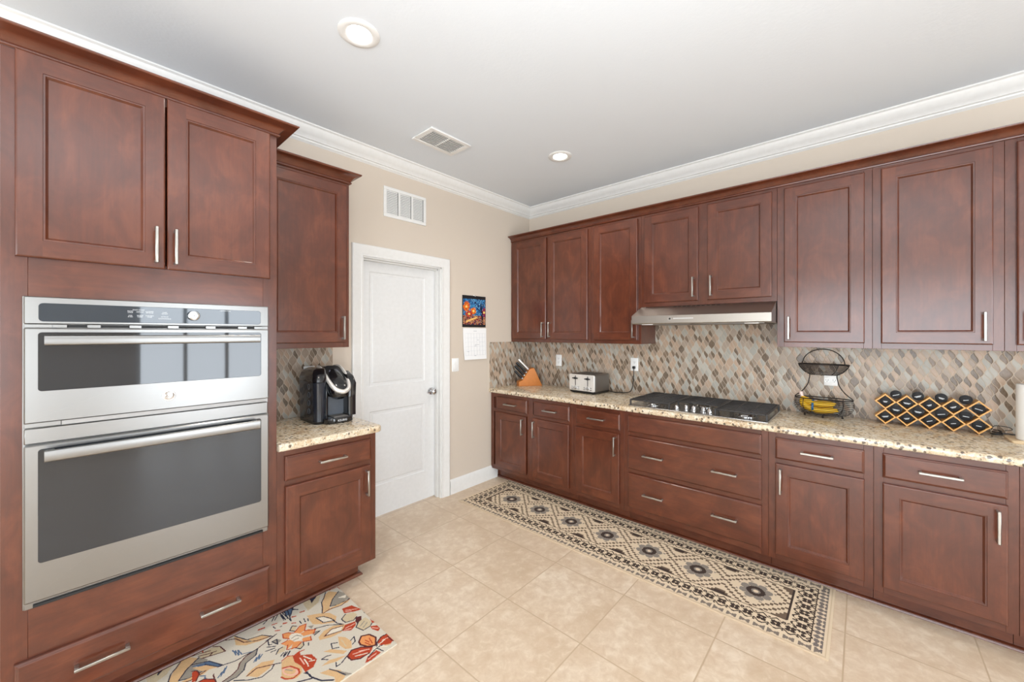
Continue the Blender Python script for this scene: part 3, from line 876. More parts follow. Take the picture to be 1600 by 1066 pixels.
# cherry crown moulding on the cabinets
def cabinet_crown(path, z0, label, out=.055, up=.056, parent=None):
    k = up / .056
    prof = [(-.012, z0), (.006, z0), (.010, z0 + .003), (.011, z0 + .008 * k), (.007, z0 + .012 * k), (.006, z0 + .016 * k), (.012, z0 + .024 * k), (.022, z0 + .034 * k), (.036, z0 + .041 * k), (out - .008, z0 + .045 * k), (out - .004, z0 + .046 * k), (out - .001, z0 + .049 * k), (out, z0 + up - .002), (out - .003, z0 + up), (-.012, z0 + up)]
    mb = MB(); mb.sweep(path, prof)
    o = link('crown_molding', mb, M['wood_h'], parent, angle=25)
    if parent: return o
    return tag(o, label, 'molding')
cabinet_crown([(TX0 - .0, -.615), (TX1 + .001, -.615), (TX1 + .001, -.005)], 2.450, None, .078, .056, tall)
cabinet_crown([(TX1 + .004, -.308), (-2.229, -.308), (-2.229, -.005)], 2.436, None, .058, .066, lwall)
cabinet_crown([(-.308, -.004), (-.308, -3.795)], 2.436, 'long cherry crown molding along the wall cabinets over the cooktop counter', .056, .058)

# ------------------------------------------------------------------ countertops and backsplash
def counter(name, x0, x1, y0, y1, radii, sides, label):
    """sides: which of x0,x1,y0,y1 are eased edges"""
    def out(d):
        return rrect(x0 + d * sides[0], x1 - d * sides[1], y0 + d * sides[2], y1 - d * sides[3], [max(0, r - d) if r > 0 else 0 for r in radii])
    mb = MB()
    L = []
    for d, z in ((.012, .876), (.004, .8775), (.001, .881), (0, .887), (0, .902), (.002, .908), (.006, .9125), (.011, .914)):
        L.append([(x, y, z) for x, y in out(d)])
    mb.loops(L, cap0=True, cap1=True)
    o = link(name, mb, M['granite'], angle=50)
    return tag(o, label, 'countertop', 'granite countertops')
counter('countertop', -.645, -.001, -3.80, -.001, [0, 0, 0, 0], (1, 0, 0, 0), 'long speckled beige granite countertop holding the cooktop and toaster')
counter('countertop', TX1 + .001, -2.180, -.648, -.001, [0, .045, 0, 0], (0, 1, 1, 0), 'short speckled granite countertop with rounded corner under the coffee maker')
mb = MB()
mb.box(-.008, -.0003, -3.80, -.0083, .9143, UB); mb.box(-.008, -.0003, -2.378, -1.44, UB, 1.682)
tag(link('backsplash', mb, M['mosaic'], angle=0), 'long leaf-shaped glass mosaic backsplash behind the cooktop and pod rack', 'backsplash', 'mosaic backsplashes')
mb = MB(); mb.box(-.634, -.0085, -.0083, -.0003, .9143, UB)
tag(link('backsplash', mb, M['mosaic'], angle=0), 'narrow mosaic backsplash return on the beige wall left of the knife block', 'backsplash', 'mosaic backsplashes')
mb = MB(); mb.box(TX1 + .001, -2.206, -.0083, -.0003, .9143, UB)
tag(link('backsplash', mb, M['mosaic'], angle=0), 'small leaf-shaped glass mosaic backsplash behind the coffee maker', 'backsplash', 'mosaic backsplashes')
# ------------------------------------------------------------------ wall oven with microwave
ov = thing('wall_oven', (-3.169, -.612, .503), 'stainless steel wall oven with a microwave above it, built into the tall cabinet', 'oven')
OX0, OX1 = -3.542, -2.796
mb = MB()
mb.box(OX0 - .004, OX1 + .004, -.625, -.6115, .503, 1.597, .001)
mb.box(OX0 + .012, OX1 - .012, -.58, -.6115, .52, 1.58)
link('trim_frame', mb, M['steel'], ov)
for bx6 in ((OX0 + .02, OX1 - .02, -.6385, -.625, .506, .5155), (OX0 + .10, OX1 - .03, -.6345, -.625, 1.488, 1.4985)):
    mb = MB(); mb.box(*bx6, .001); link('vent_slot', mb, M['slot'], ov)
mb = MB(); mb.box(OX0, OX1, -.630, -.625, .503, .530, .001); link('bottom_trim', mb, M['steel'], ov)
for x in (-3.46, -3.375, -3.262, -3.147, -3.02, -2.90, -2.835):
    mb = MB(); mb.box(x - .018, x + .018, -.637, -.625, 1.487, 1.4995, .001); link('vent_tab', mb, M['steel'], ov)
mb = MB(); mb.box(OX0, OX0 + .09, -.636, -.625, 1.487, 1.4995, .001); link('vent_tab', mb, M['steel'], ov)
mb = MB(); mb.box(OX0, OX1, -.6385, -.625, 1.079, 1.134, .003); link('middle_trim', mb, M['steel'], ov)
mb = MB(); mb.box(OX0, OX0 + .085, -.634, -.625, 1.136, 1.152, .001); link('hinge_cover', mb, M['steel'], ov)
mb = MB(); mb.box(OX0 + .087, OX1 - .01, -.633, -.625, 1.1365, 1.1515); link('vent_slot', mb, M['steel_dark'], ov)

def xz_slab(mb, outline, y0, y1, b, m=0):
    """outline in (x,z), from y0 (back) to y1 (front, smaller) with chamfer b"""
    q = inset(outline, b)
    mb.loops([[(x, y0, z) for x, z in outline], [(x, y1 + b, z) for x, z in outline], [(x, y1, z) for x, z in q]], m, True, True)
cp = MB(); xz_slab(cp, rrect(OX0, OX1, 1.500, 1.596, .004, 3), -.625, -.648, .003)
cpo = link('control_panel', cp, M['steel'], ov)
mb = MB(); xz_slab(mb, rrect(-3.509, -2.829, 1.509, 1.574, .012), -.647, -.6492, .001); dsp = link('display', mb, M['dark_glass2'], cpo)
MT = lambda x, z, y: Matrix.Translation((x, y, z)) @ Matrix.Rotation(R(90), 4, 'X')
for x, z, s in ((-3.254, 1.560, 'SMART MODES'), (-3.278, 1.552, 'MICRO\nCOOK'), (-3.250, 1.552, 'DEFROST'), (-3.222, 1.552, 'COOKING\nOPTIONS'), (-3.278, 1.535, 'ADD\n30 SEC'), (-3.250, 1.535, 'SENSOR\nCOOK'), (-3.222, 1.535, 'WARMING\nTIMER'), (-3.176, 1.550, 'TIMER\nON/OFF'), (-3.176, 1.535, 'SETTINGS'), (-3.176, 1.527, 'REMOTE ENABLE'), (-2.97, 1.568, 'CONTROL LOCK')):
    text_mesh('button_text', s, .0052, M['white_mark'], cpo, MT(x, z, -.6494), .0002)
mb = MB(); mb.lathe([(.021, 0), (.021, .012), (.019, .016), (.014, .017), (.013, .0155), (.0, .0155)], 32, MT(-3.083, 1.543, -.649)); dial = link('dial', mb, M['chrome'], cpo)

def oven_door(name, z0, z1, wz0, wz1, hz0, hz1):
    mb = MB(); xz_slab(mb, rrect(OX0, OX1, z0, z1, .004, 3), -.6262, -.652, .004)
    d = link(name, mb, M['steel'], ov)
    mb = MB(); xz_slab(mb, rrect(-3.510, -2.828, wz0, wz1, .010), -.651, -.6536, .0012); link('window', mb, M['dark_glass'], d)
    mb = MB(); n = 8
    hx0, hx1 = -3.494, -2.846
    sec = rrect(hz0, hz1, 0, .017, .006, 3)
    mb.loops([[(x, -.690 - q, z) for z, q in sec] for x in (hx0, hx0 + .004, hx1 - .004, hx1)], 0, True, True)
    for x in (hx0 + .012, hx1 - .012): mb.box(x - .011, x + .011, -.6525, -.692, hz0 + .004, hz1 - .004, .003)
    link('handle', mb, M['steel'], d)
    return d
mw = oven_door('microwave_door', 1.153, 1.486, 1.264, 1.471, 1.425, 1.460)
oven_door('oven_door', .531, 1.076, .662, 1.061, 1.022, 1.062)
# round emblem with a looping monogram
mb = MB()
def ringpts(r, n=28): return [(r * math.cos(2 * math.pi * i / n), r * math.sin(2 * math.pi * i / n), .0008) for i in range(n)]
st = len(mb.v)
mb.lathe([(0, .0), (.0215, .0), (.0215, .0012), (.020, .0018), (0, .0018)], 32, None)
mb.tube(ringpts(.019), .0012, 6, closed=True)
for sx in (-1, 1):
    mb.tube([(sx * (.006 + .005 * math.cos(a)), .006 * math.sin(a) + .001, .002) for a in [2 * math.pi * i / 14 for i in range(14)]], .0011, 5, closed=True)
mb.tube([(-.013, -.006, .002), (-.004, -.010, .002), (.006, -.008, .002), (.013, -.002, .002)], .001, 5)
mb.xf(MT(-3.163, 1.209, -.652)); link('emblem', mb, M['chrome'], mw)
mb = MB()
for sx in (-1, 1):
    mb.tube([(sx * (.004 + .0035 * math.cos(a)), .0045 * math.sin(a), .0165) for a in [2 * math.pi * i / 12 for i in range(12)]], .0009, 5, closed=True)
mb.xf(MT(-3.083, 1.543, -.649)); link('monogram', mb, M['slot'], dial)

# ------------------------------------------------------------------ range hood
hood = thing('range_hood', (0, -1.91, 1.538), 'stainless under-cabinet range hood with sloped front above the cooktop', 'range hood')
hy0, hy1 = -2.374, -1.447
hp = [(-.009, 1.680), (-.318, 1.680), (-.492, 1.606), (-.5, 1.600), (-.5, 1.545), (-.494, 1.538), (-.009, 1.538)]
mb = MB()
for y in (hy0, hy1): pass
mb.loops([[(x, hy0, z) for x, z in hp], [(x, hy1, z) for x, z in hp]], 0, True, True)
link('body', mb, M['steel_hood'], hood, angle=20)
d = Vector((-.492 + .318, 0, 1.606 - 1.680)).normalized(); nrm = Vector((d.z, 0, -d.x))
if nrm.z < 0: nrm = -nrm
for i in range(10):
    y = -1.722 - i * .034
    p = Vector((-.318, y, 1.680)) + d * .016
    mb = MB()
    a = Vector((0, .011, 0)); e = d * .004
    P = [p - a - e, p + a - e, p + a + e, p - a + e]
    mb.loops([[q + nrm * .0001 for q in P], [q + nrm * .0012 for q in P]], 0, True, True)
    link('vent_slot', mb, M['slot'], hood)
MH = lambda y, z, x: Matrix.Translation((x, y, z)) @ Matrix.Rotation(R(-90), 4, 'Z') @ Matrix.Rotation(R(90), 4, 'X')
mb = MB(); mb.lathe([(0, 0), (.0065, 0), (.0065, .002), (0, .002)], 20, MH(-1.742, 1.575, -.5)); link('knob', mb, M['slot'], hood)
mb = MB(); mb.tube([(.0135 * math.cos(a), .0135 * math.sin(a), .0008) for a in [2 * math.pi * i / 24 for i in range(24)]], .0007, 5, closed=True); mb.xf(MH(-1.742, 1.575, -.5)); link('dial_ring', mb, M['grey_mark'], hood)
mb = MB()
for i in range(15):
    mb.box(-.5012, -.5003, -1.768 - i * .0094 - .006, -1.768 - i * .0094, 1.5735, 1.5795)
link('lettering', mb, M['white_mark'], hood)
mb = MB()
for y in (-1.68, -2.14): mb.box(-.46, -.06, y - .19, y + .19, 1.534, 1.5385, .001)
link('filter', mb, M['steel_dark'], hood)
for y in (-1.56, -2.26):
    mb = MB(); mb.box(-.482, -.44, y - .04, y + .04, 1.532, 1.5382, .002); link('lamp_cover', mb, M['white'], hood)

# ------------------------------------------------------------------ gas cooktop
ck = thing('gas_cooktop', (-.325, -1.912, .914), 'stainless gas cooktop with black iron grates set into the granite counter', 'cooktop')
mb = MB(); 
L = [[(x, y, z) for x, y in rrect(-.588 + d, -.062 - d, -2.372 + d, -1.452 - d, .02)] for d, z in ((0, .9142), (0, .917), (.003, .920), (.012, .9205), (.018, .918))]
mb.loops(L, 0, True, True); link('base_plate', mb, M['steel_plate'], ck)
def burner(x, y, r):
    T = Matrix.Translation((x, y, .918))
    mb = MB(); mb.lathe([(0, 0), (r * 1.5, 0), (r * 1.5, .002), (r * 1.25, .003), (r * 1.1, .010), (r * .95, .014), (0, .014)], 28, T)
    b = link('burner', mb, M['chrome'], ck)
    mb = MB(); mb.lathe([(0, .0141), (r * .66, .0141), (r * .66, .018), (r * .6, .020), (0, .0205)], 28, T); link('burner_cap', mb, M['iron'], b)
for x, y, r in ((-.44, -1.60, .036), (-.19, -1.60, .030), (-.25, -1.91, .048), (-.44, -2.22, .040), (-.19, -2.22, .030)): burner(x, y, r)
def grate(x0, x1, y0, y1):
    mb = MB(); zt, w = .962, .012
    n = max(2, round((x1 - x0 - w) / .046))
    for y in (y0, y1 - w): mb.box(x0, x1, y, y + w, zt - .010, zt, .003)
    for i in range(n + 1):
        x = x0 + (x1 - x0 - w) * i / n
        mb.box(x, x + w, y0 + w, y1 - w, zt - .009, zt, .003)
    for y in (y0 + (y1 - y0) * .34, y0 + (y1 - y0) * .66): mb.box(x0 + w, x1 - w, y - .005, y + .005, zt - .009, zt - .001, .002)
    for x in (x0, x1 - w):
        for y in (y0, y1 - w): mb.box(x, x + w, y, y + w, .9185, zt - .008, .002)
    link('grate', mb, M['iron'], ck)
grate(-.565, -.085, -1.765, -1.460); grate(-.42, -.085, -2.055, -1.769); grate(-.565, -.085, -2.364, -2.059)
for x, y in ((-.525, -1.800), (-.472, -1.850), (-.480, -1.905), (-.475, -1.968), (-.525, -2.022)):
    T = Matrix.Translation((x, y, .918))
    mb = MB(); mb.lathe([(0, 0), (.021, 0), (.021, .004), (.0155, .007), (.0145, .026), (.012, .029), (0, .029)], 24, T)
    mb.box(x - .017, x + .017, y - .004, y + .004, .930, .952, .002)
    link('knob', mb, M['chrome'], ck)

# ------------------------------------------------------------------ small appliances
to = thing('toaster', (-.175, -.882, .914), 'silver four-slice toaster on the granite counter beside the wall outlet', 'toaster')
tx0, tx1, ty0, ty1 = -.312, -.055, -1.022, -.742
mb = MB(); mb.loops([[(x, y, z) for x, y in rrect(tx0 + d, tx1 - d, ty0 + d, ty1 - d, .02)] for d, z in ((.012, .917), (.004, .921), (0, .928), (.0, .936), (.004, .938))], 0, True, True)
for x in (tx0 + .03, tx1 - .03):
    for y in (ty0 + .03, ty1 - .03): mb.box(x - .01, x + .01, y - .01, y + .01, .9145, .9185)
link('base', mb, M['black'], to)
mb = MB()
def tring(z, d): return [(x, y, z) for x, y in rrect(tx0 + .010 + d, tx1 - d, ty0 + .002 + d, ty1 - .002 - d, .015)]
mb.loops([tring(.936, 0), tring(1.078, 0), tring(1.087, .003), tring(1.092, .010)], 0, True, True); link('housing', mb, M['steel_dark'], to)
mb = MB()
for y in (-.80, -.855, -.91, -.965): mb.box(tx0 + .05, tx1 - .03, y - .013, y + .013, 1.0915, 1.0928, .0005)
link('slot', mb, M['slot'], to)
fr = MB(); fr.loops([[(x, y, z) for y, z in o_] for x, o_ in ((tx0 + .012, rrect(ty0 + .002, ty1 - .002, .937, 1.087, .012)), (tx0 + .001, rrect(ty0 + .002, ty1 - .002, .937, 1.087, .012)), (tx0 - .001, rrect(ty0 + .004, ty1 - .004, .939, 1.085, .011)))], 0, True, True)
fp = link('front_panel', fr, M['silver'], to)
for cy in (-.815, -.950):
    mb = MB(); mb.box(tx0 - .0025, tx0 - .0012, cy - .0035, cy + .0035, .985, 1.075); link('lever_slot', mb, M['slot'], fp)
    mb = MB(); mb.box(tx0 - .016, tx0 - .0025, cy - .030, cy + .030, 1.046, 1.056, .003); mb.box(tx0 - .013, tx0 - .0025, cy - .012, cy + .012, 1.042, 1.060, .002); link('lever', mb, M['black'], fp)
    mb = MB(); mb.lathe([(0, 0), (.017, 0), (.017, .004), (.014, .012), (0, .013)], 20, MH(cy, .963, tx0 - .0015)); link('dial', mb, M['chrome'], fp)
    for dy, dz_ in ((-.034, .008), (.034, .008), (-.034, -.010), (.034, -.010)):
        mb = MB(); mb.box(tx0 - .005, tx0 - .0015, cy + dy - .010, cy + dy + .010, .963 + dz_ - .004, .963 + dz_ + .004, .001); link('button', mb, M['chrome'], fp)
def smooth(pts, n=8):
    out = []
    P = [Vector(p) for p in pts]
    for i in range(len(P) - 1):
        p0, p1, p2, p3 = P[max(i - 1, 0)], P[i], P[i + 1], P[min(i + 2, len(P) - 1)]
        for k in range(n):
            t = k / n
            out.append(.5 * ((2 * p1) + (-p0 + p2) * t + (2 * p0 - 5 * p1 + 4 * p2 - p3) * t * t + (-p0 + 3 * p1 - 3 * p2 + p3) * t ** 3))
    out.append(P[-1]); return out
to.rotation_euler.z = R(-3.5)
mb = MB(); mb.tube(smooth([(-.085, -1.016, .935), (-.05, -1.05, .9185), (-.07, -1.09, .9185), (-.045, -1.12, .9185), (-.035, -1.17, .920), (-.03, -1.215, .935), (-.03, -1.238, .98), (-.03, -1.247, 1.06), (-.032, -1.250, 1.13), (-.034, -1.250, 1.150)]), .0035, 8)
mb.box(-.040, -.0145, -1.262, -1.238, 1.144, 1.168, .005)
link('power_cord', mb, M['black'], to)

def outlet(loc_y, z0, z1, label, wall='B', x=0, hole=True):
    o = thing('wall_outlet', (-.0085, loc_y, z0) if wall == 'B' else (x, -.0085, z0), label, 'outlet', 'white wall outlets on the backsplash')
    mb = MB(); w = .036
    h = z1 - z0; zc = (z0 + z1) / 2
    q = []
    if h < w * 1.7 : w = .042
    if wall == 'B':
        mb.loops([[(xx, loc_y + a, zc + b) for a, b in rrect(-w + d, w - d, -h / 2 + d, h / 2 - d, .004, 3)] for xx, d in ((-.0084, 0), (-.0115, 0), (-.0135, .003))], 0, True, True)
    else:
        mb.loops([[(x + a, xx, zc + b) for a, b in rrect(-w + d, w - d, -h / 2 + d, h / 2 - d, .004, 3)] for xx, d in ((-.0084, 0), (-.0115, 0), (-.0135, .003))], 0, True, True)
    link('cover_plate', mb, M['white'], o)
    horizontal = h < .09
    for s in ((-1, 1)):
        mb = MB(); sl = MB()
        da, db = (s * .019, 0) if horizontal else (0, s * .020)
        A = loc_y if wall == 'B' else x
        def bx(m_, a0, a1, b0, b1, t0, t1, bev=0):
            if wall == 'B': m_.box(-t1, -t0, A + a0, A + a1, zc + b0, zc + b1, bev)
            else: m_.box(A + a0, A + a1, -t1, -t0, zc + b0, zc + b1, bev)
        bx(mb, da - .014, da + .014, db - .0145, db + .0145, .0130, .0142, .001)
        sk = link('socket', mb, M['white'], o)
        bx(sl, da - .007, da - .005, db - .002, db + .007, .0141, .0145); bx(sl, da + .005, da + .007, db - .002, db + .007, .0141, .0145); bx(sl, da - .002, da + .002, db - .010, db - .006, .0141, .0145)
        link('slots', sl, M['slot'], sk)
    return o
outlet(-.410, 1.124, 1.242, 'white wall outlet on the mosaic between knife block and toaster')
outlet(-1.248, 1.124, 1.242, 'white wall outlet with the toaster cord plugged in')
outlet(-2.641, 1.113, 1.183, 'white sideways wall outlet seen behind the wire fruit basket')
outlet(0, 1.126, 1.246, 'white wall outlet half hidden behind the coffee maker', 'A', -2.364)

# light switch and calendar on the wall beside the door
sw = thing('light_switch', (-1.080, -.0005, 1.116), 'white rocker light switch on the beige wall beside the door', 'switch')
mb = MB(); mb.loops([[(-1.080 + a, y, 1.177 + b) for a, b in rrect(-.040 + d, .040 - d, -.061 + d, .061 - d, .004, 3)] for y, d in ((-.0005, 0), (-.004, 0), (-.006, .003))], 0, True, True); link('cover_plate', mb, M['white'], sw)
mb = MB(); mb.loops([[(-1.097, -.0058, 1.145), (-1.063, -.0058, 1.145), (-1.063, -.0058, 1.209), (-1.097, -.0058, 1.209)], [(-1.096, -.0070, 1.146), (-1.064, -.0070, 1.146), (-1.064, -.0105, 1.208), (-1.096, -.0105, 1.208)]], 0, True, True); link('rocker', mb, M['white'], sw)

def grid_sheet(name, colors, O, U, V, mat, parent, thick=None):
    """a sheet of coloured cells: colors[row][col] rgb; O origin, U and V edge vectors"""
    h, w = colors.shape[:2]
    O, U, V = np.array(O, float), np.array(U, float), np.array(V, float)
    gx, gy = np.meshgrid(np.arange(w + 1) / w, np.arange(h + 1) / h)
    P = O + gx[..., None] * U + gy[..., None] * V
    P = P.reshape(-1, 3)
    i = (np.arange(h)[:, None] * (w + 1) + np.arange(w)[None, :]).ravel()
    F = np.stack([i, i + 1, i + w + 2, i + w + 1], 1)
    n = np.cross(U, V); n = n / np.linalg.norm(n)
    verts = P.tolist(); faces = F.tolist()
    nf = len(faces)
    if thick:
        o = len(verts)
        c = [O, O + U, O + U + V, O + V]
        verts += [p.tolist() for p in c] + [(p - n * thick).tolist() for p in c]
        faces += [[o, o + 1, o + 5, o + 4], [o + 1, o + 2, o + 6, o + 5], [o + 2, o + 3, o + 7, o + 6], [o + 3, o, o + 4, o + 7], [o + 7, o + 6, o + 5, o + 4]]
    me = bpy.data.meshes.new(name); me.from_pydata(verts, [], faces)
    at = me.color_attributes.new('pattern', 'FLOAT_COLOR', 'CORNER')
    col = np.ones((len(me.loops), 4), np.float32)
    col[:, :3] = colors[0, 0]
    col[:nf * 4, :3] = np.repeat(colors.reshape(-1, 3), 4, 0)
    at.data.foreach_set('color', col.ravel())
    me.materials.append(mat)
    ob = bpy.data.objects.new(name, me); COL.objects.link(ob)
    if parent is not None:
        me.transform(root_matrix(parent).inverted()); ob.parent = parent
    return ob
def lin(*c): return np.array(srgb(*c)[:3], np.float32)

cal = thing('wall_calendar', (-.845, -.001, 1.216), 'wall calendar with a bright blue and orange picture above a white month page', 'calendar')
rng = np.random.default_rng(4)
n = 40
yy, xx = np.mgrid[0:n, 0:n] / n                       # yy up
img = np.zeros((n, n, 3), np.float32)
nz = rng.random((n, n))
img[:] = lin(40, 96, 150)
img[nz > .45] = lin(70, 150, 200); img[nz > .7] = lin(24, 40, 90); img[nz > .9] = lin(150, 200, 220)
low = yy < .34
img[low] = lin(90, 40, 40); img[low & (nz > .4)] = lin(170, 70, 40); img[low & (nz > .62)] = lin(216, 170, 120); img[low & (nz > .86)] = lin(60, 60, 100)
for cx, cy, rx, ry, A, B in ((.13, .68, .15, .20, (236, 120, 30), (170, 60, 36)), (.44, .52, .13, .14, (238, 130, 30), (190, 70, 30)), (.24, .40, .16, .12, (200, 70, 40), (110, 30, 40)), (.93, .48, .09, .20, (150, 40, 60), (60, 40, 90))):
    q = ((xx - cx) / rx) ** 2 + ((yy - cy) / ry) ** 2 < .6 + .6 * rng.random((n, n))
    img[q & (nz > .35)] = lin(*A); img[q & (nz <= .35)] = lin(*B)
    img[((xx - cx) ** 2 + (yy - cy) ** 2 < .0022)] = lin(255, 214, 120)
trk = (abs(xx - .82 - .03 * np.sin(yy * 6)) < .028) & (yy < .85); img[trk] = lin(20, 18, 34)
for x0, y0, x1, y1 in ((.82, .55, .5, .88), (.82, .66, .98, .92), (.80, .48, .62, .62)):
    for k in np.linspace(0, 1, 60): img[((xx - x0 - (x1 - x0) * k) ** 2 + (yy - y0 - (y1 - y0) * k) ** 2) < .00025] = lin(24, 30, 60)
path_ = abs(yy - .06 - (xx * .35)) < .035 + 0 * xx; img[path_ & (xx > .1) & (xx < .62)] = lin(240, 190, 110)
mb = MB(); mb.box(-.996, -.694, -.007, -.001, 1.527, 1.829, .001); pg = link('picture_page', mb, M['black'], cal)
grid_sheet('picture', img, (-.990, -.0075, 1.552), (.290, 0, 0), (0, 0, .245), M['print'], pg)
mb = MB()
L = []
for k in range(9):
    t_ = k / 8; z = 1.517 - .301 * t_; o_ = .004 + .010 * t_ ** 2
    L.append([(-.990 + .012 * t_ ** 1.5, -o_, z), (-.686, -o_ * .7, z), (-.686, -o_ * .7 - .003, z), (-.990 + .012 * t_ ** 1.5, -o_ - .003, z)])
mb.loops(L, 0, True, True); mp = link('month_page', mb, M['paper'], cal)
mb = MB()
for k in range(6):
    z = 1.466 - .042 * k; o_ = .004 + .010 * ((1.517 - z) / .301) ** 2 + .0034
    mb.box(-.965, -.705, -o_ - .0004, -o_, z, z + .0012)
for k in range(8):
    x = -.965 + .0371 * k
    for j in range(5):
        z = 1.466 - .042 * (j + 1); o_ = .004 + .010 * ((1.517 - z) / .301) ** 2 + .0034
        mb.box(x, x + .001, -o_ - .0002, -o_ + .0012, z, z + .042)
for x, z in ((-.845, 1.487), (-.83, 1.487), (-.80, 1.40), (-.83, 1.356), (-.80, 1.356), (-.835, 1.344), (-.93, 1.29), (-.84, 1.25)):
    o_ = .004 + .010 * ((1.517 - z) / .301) ** 2 + .0036
    mb.box(x - .012, x + .012, -o_ - .0005, -o_ + .001, z, z + .005)
link('day_grid', mb, M['grey_mark'], mp)
mb = MB(); mb.tube([(-.85, -.003, 1.836), (-.845, -.004, 1.822), (-.838, -.008, 1.822), (-.836, -.008, 1.832)], .0016, 6); link('hook', mb, M['chrome'], cal)

# ------------------------------------------------------------------ vents and lights
wv = thing('wall_vent', (-1.609, -.001, 2.388), 'white return-air wall vent with three bays above the door', 'vent')
VX0, VX1, VZ0, VZ1 = -1.808, -1.409, 2.388, 2.628
mb = MB(); f_ = .026
bays = [(VX0 + f_, VX0 + f_ + .1045), (VX0 + .1475, VX0 + .252), (VX0 + .269, VX1 - f_)]
mb.box(VX0, VX1, -.008, -.001, VZ0, VZ0 + f_, .002); mb.box(VX0, VX1, -.008, -.001, VZ1 - f_, VZ1, .002)
xs = [VX0] + [q for b in bays for q in b] + [VX1]
for i in range(0, len(xs), 2): mb.box(xs[i], xs[i + 1], -.0079, -.001, VZ0 + f_, VZ1 - f_, .001)
link('frame', mb, M['trim'], wv)
mb = MB(); mb.box(VX0 + f_, VX1 - f_, -.0014, -.0008, VZ0 + f_, VZ1 - f_); link('backing', mb, M['slot'], wv)
for a, b in bays:
    mb = MB(); k = 14; dz_ = (VZ1 - VZ0 - 2 * f_) / k
    for i in range(k):
        z = VZ0 + f_ + i * dz_
        mb.loops([[(a, -.0016, z + dz_ * .98), (a, -.007, z + .001), (a, -.0062, z), (a, -.001, z + dz_ * .9)], [(b - .006, -.0016, z + dz_ * .98), (b - .006, -.007, z + .001), (b - .006, -.0062, z), (b - .006, -.001, z + dz_ * .9)]], 0, True, True)
    link('louver', mb, M['trim'], wv)

cv = thing('ceiling_vent', (-1.652, -.535, H - .001), 'rectangular white ceiling vent with dark gaps between its slats above the door', 'vent')
CX0, CX1, CY0, CY1 = -1.832, -1.474, -.653, -.418
zc = H - .001; fw_ = .032
mb = MB()
for (a, b, c, d) in ((CX0, CX1, CY0, CY0 + fw_), (CX0, CX1, CY1 - fw_, CY1), (CX0, CX0 + fw_ * 1.2, CY0 + fw_, CY1 - fw_), (CX1 - fw_ * 1.2, CX1, CY0 + fw_, CY1 - fw_), (-1.658, -1.646, CY0 + fw_, CY1 - fw_)): mb.box(a, b, c, d, zc - .012, zc, .003)
link('frame', mb, M['trim'], cv)
mb = MB(); mb.box(CX0 + fw_, CX1 - fw_, CY0 + fw_, CY1 - fw_, zc - .0012, zc - .0004); link('backing', mb, M['slot'], cv)  # dark sheet standing in for the shaded duct behind the white slats
mb = MB()
ya, yb = CY0 + fw_, CY1 - fw_
for i in range(9):
    y = ya + (yb - ya) * (i + .2) / 9
    for a, b in ((CX0 + fw_ * 1.2, -1.658), (-1.646, CX1 - fw_ * 1.2)):
        mb.loops([[(x, y + .0070, zc - .0015), (x, y + .0090, zc - .0015), (x, y + .0060, zc - .013), (x, y, zc - .013)] for x in (a, b)], 0, True, True)
link('louver', mb, M['trim'], cv)

def downlight(x, y, label, visible=True):
    o = thing('recessed_light', (x, y, H - .001), label, 'light', 'recessed ceiling lights')
    T = Matrix.Translation((x, y, H)) @ Matrix.Rotation(math.pi, 4, 'X')
    mb = MB(); mb.lathe([(.092, .001), (.092, .003), (.086, .008), (.064, .0095), (.056, .006), (.052, .0022)], 36, T); link('trim_ring', mb, M['trim'], o)
    mb = MB(); mb.lathe([(.053, .0016), (.053, .004), (.035, .0052), (0, .0055)], 32, T, 0, True); link('lens', mb, M['lens'], o)
    d_ = bpy.data.lights.new('lamp', 'SPOT'); d_.energy = 34; d_.spot_size = R(150); d_.spot_blend = .9; d_.shadow_soft_size = .06; d_.color = (1, .93, .84)
    l_ = bpy.data.objects.new('lamp', d_); COL.objects.link(l_); l_.parent = o; l_.location = (0, 0, -.02)
    return o
downlight(-2.548, -1.064, 'large round recessed ceiling light near the oven cabinet')
downlight(-.890, -1.036, 'smaller-looking round recessed ceiling light near the corner above the cooktop counter')
downlight(-2.548, -2.75, 'unseen recessed ceiling light added over the open floor for more even light')  # out-of-view lamp, added to flatten the lighting
downlight(-.890, -4.60, 'unseen recessed ceiling light added behind the viewer to even out the room')  # another added lamp, out of view behind the camera
# ------------------------------------------------------------------ coffee maker
km = thing('coffee_maker', (-2.335, -.23, .914), 'black single-cup coffee maker with a silver arch on the short granite counter', 'coffee maker')
def loft(mb, rows, n=6, cap=True, m=0):
    """rows of (z, x0, x1, y0, y1, radius)"""
    mb.loops([[(x, y, z) for x, y in rrect(x0, x1, y0, y1, r, n)] for z, x0, x1, y0, y1, r in rows], m, cap, cap)
mb = MB()
loft(mb, [(.9146, -2.415, -2.235, -.40, -.075, .055), (.918, -2.418, -2.230, -.402, -.072, .057), (.944, -2.418, -2.230, -.402, -.072, .057), (.949, -2.414, -2.234, -.398, -.076, .055)])
base_ = link('base', mb, M['black_gloss'], km)
text_mesh('lettering', 'KEURIG', .017, M['white_mark'], base_, MT(-2.318, .931, -.4022), .0004)
mb = MB(); mb.box(-2.365, -2.272, -.385, -.30, .949, .9525, .001)
for i in range(6): mb.box(-2.36, -2.277, -.378 + i * .013, -.374 + i * .013, .9525, .9545)
link('drip_tray', mb, M['steel_dark'], km)
mb = MB()
loft(mb, [(.945, -2.412, -2.222, -.295, -.075, .04), (1.10, -2.412, -2.219, -.300, -.072, .042), (1.17, -2.412, -2.217, -.302, -.072, .045), (1.205, -2.410, -2.220, -.295, -.076, .045), (1.228, -2.402, -2.228, -.270, -.085, .045), (1.243, -2.385, -2.245, -.240, -.10, .04), (1.249, -2.36, -2.27, -.21, -.12, .03)])
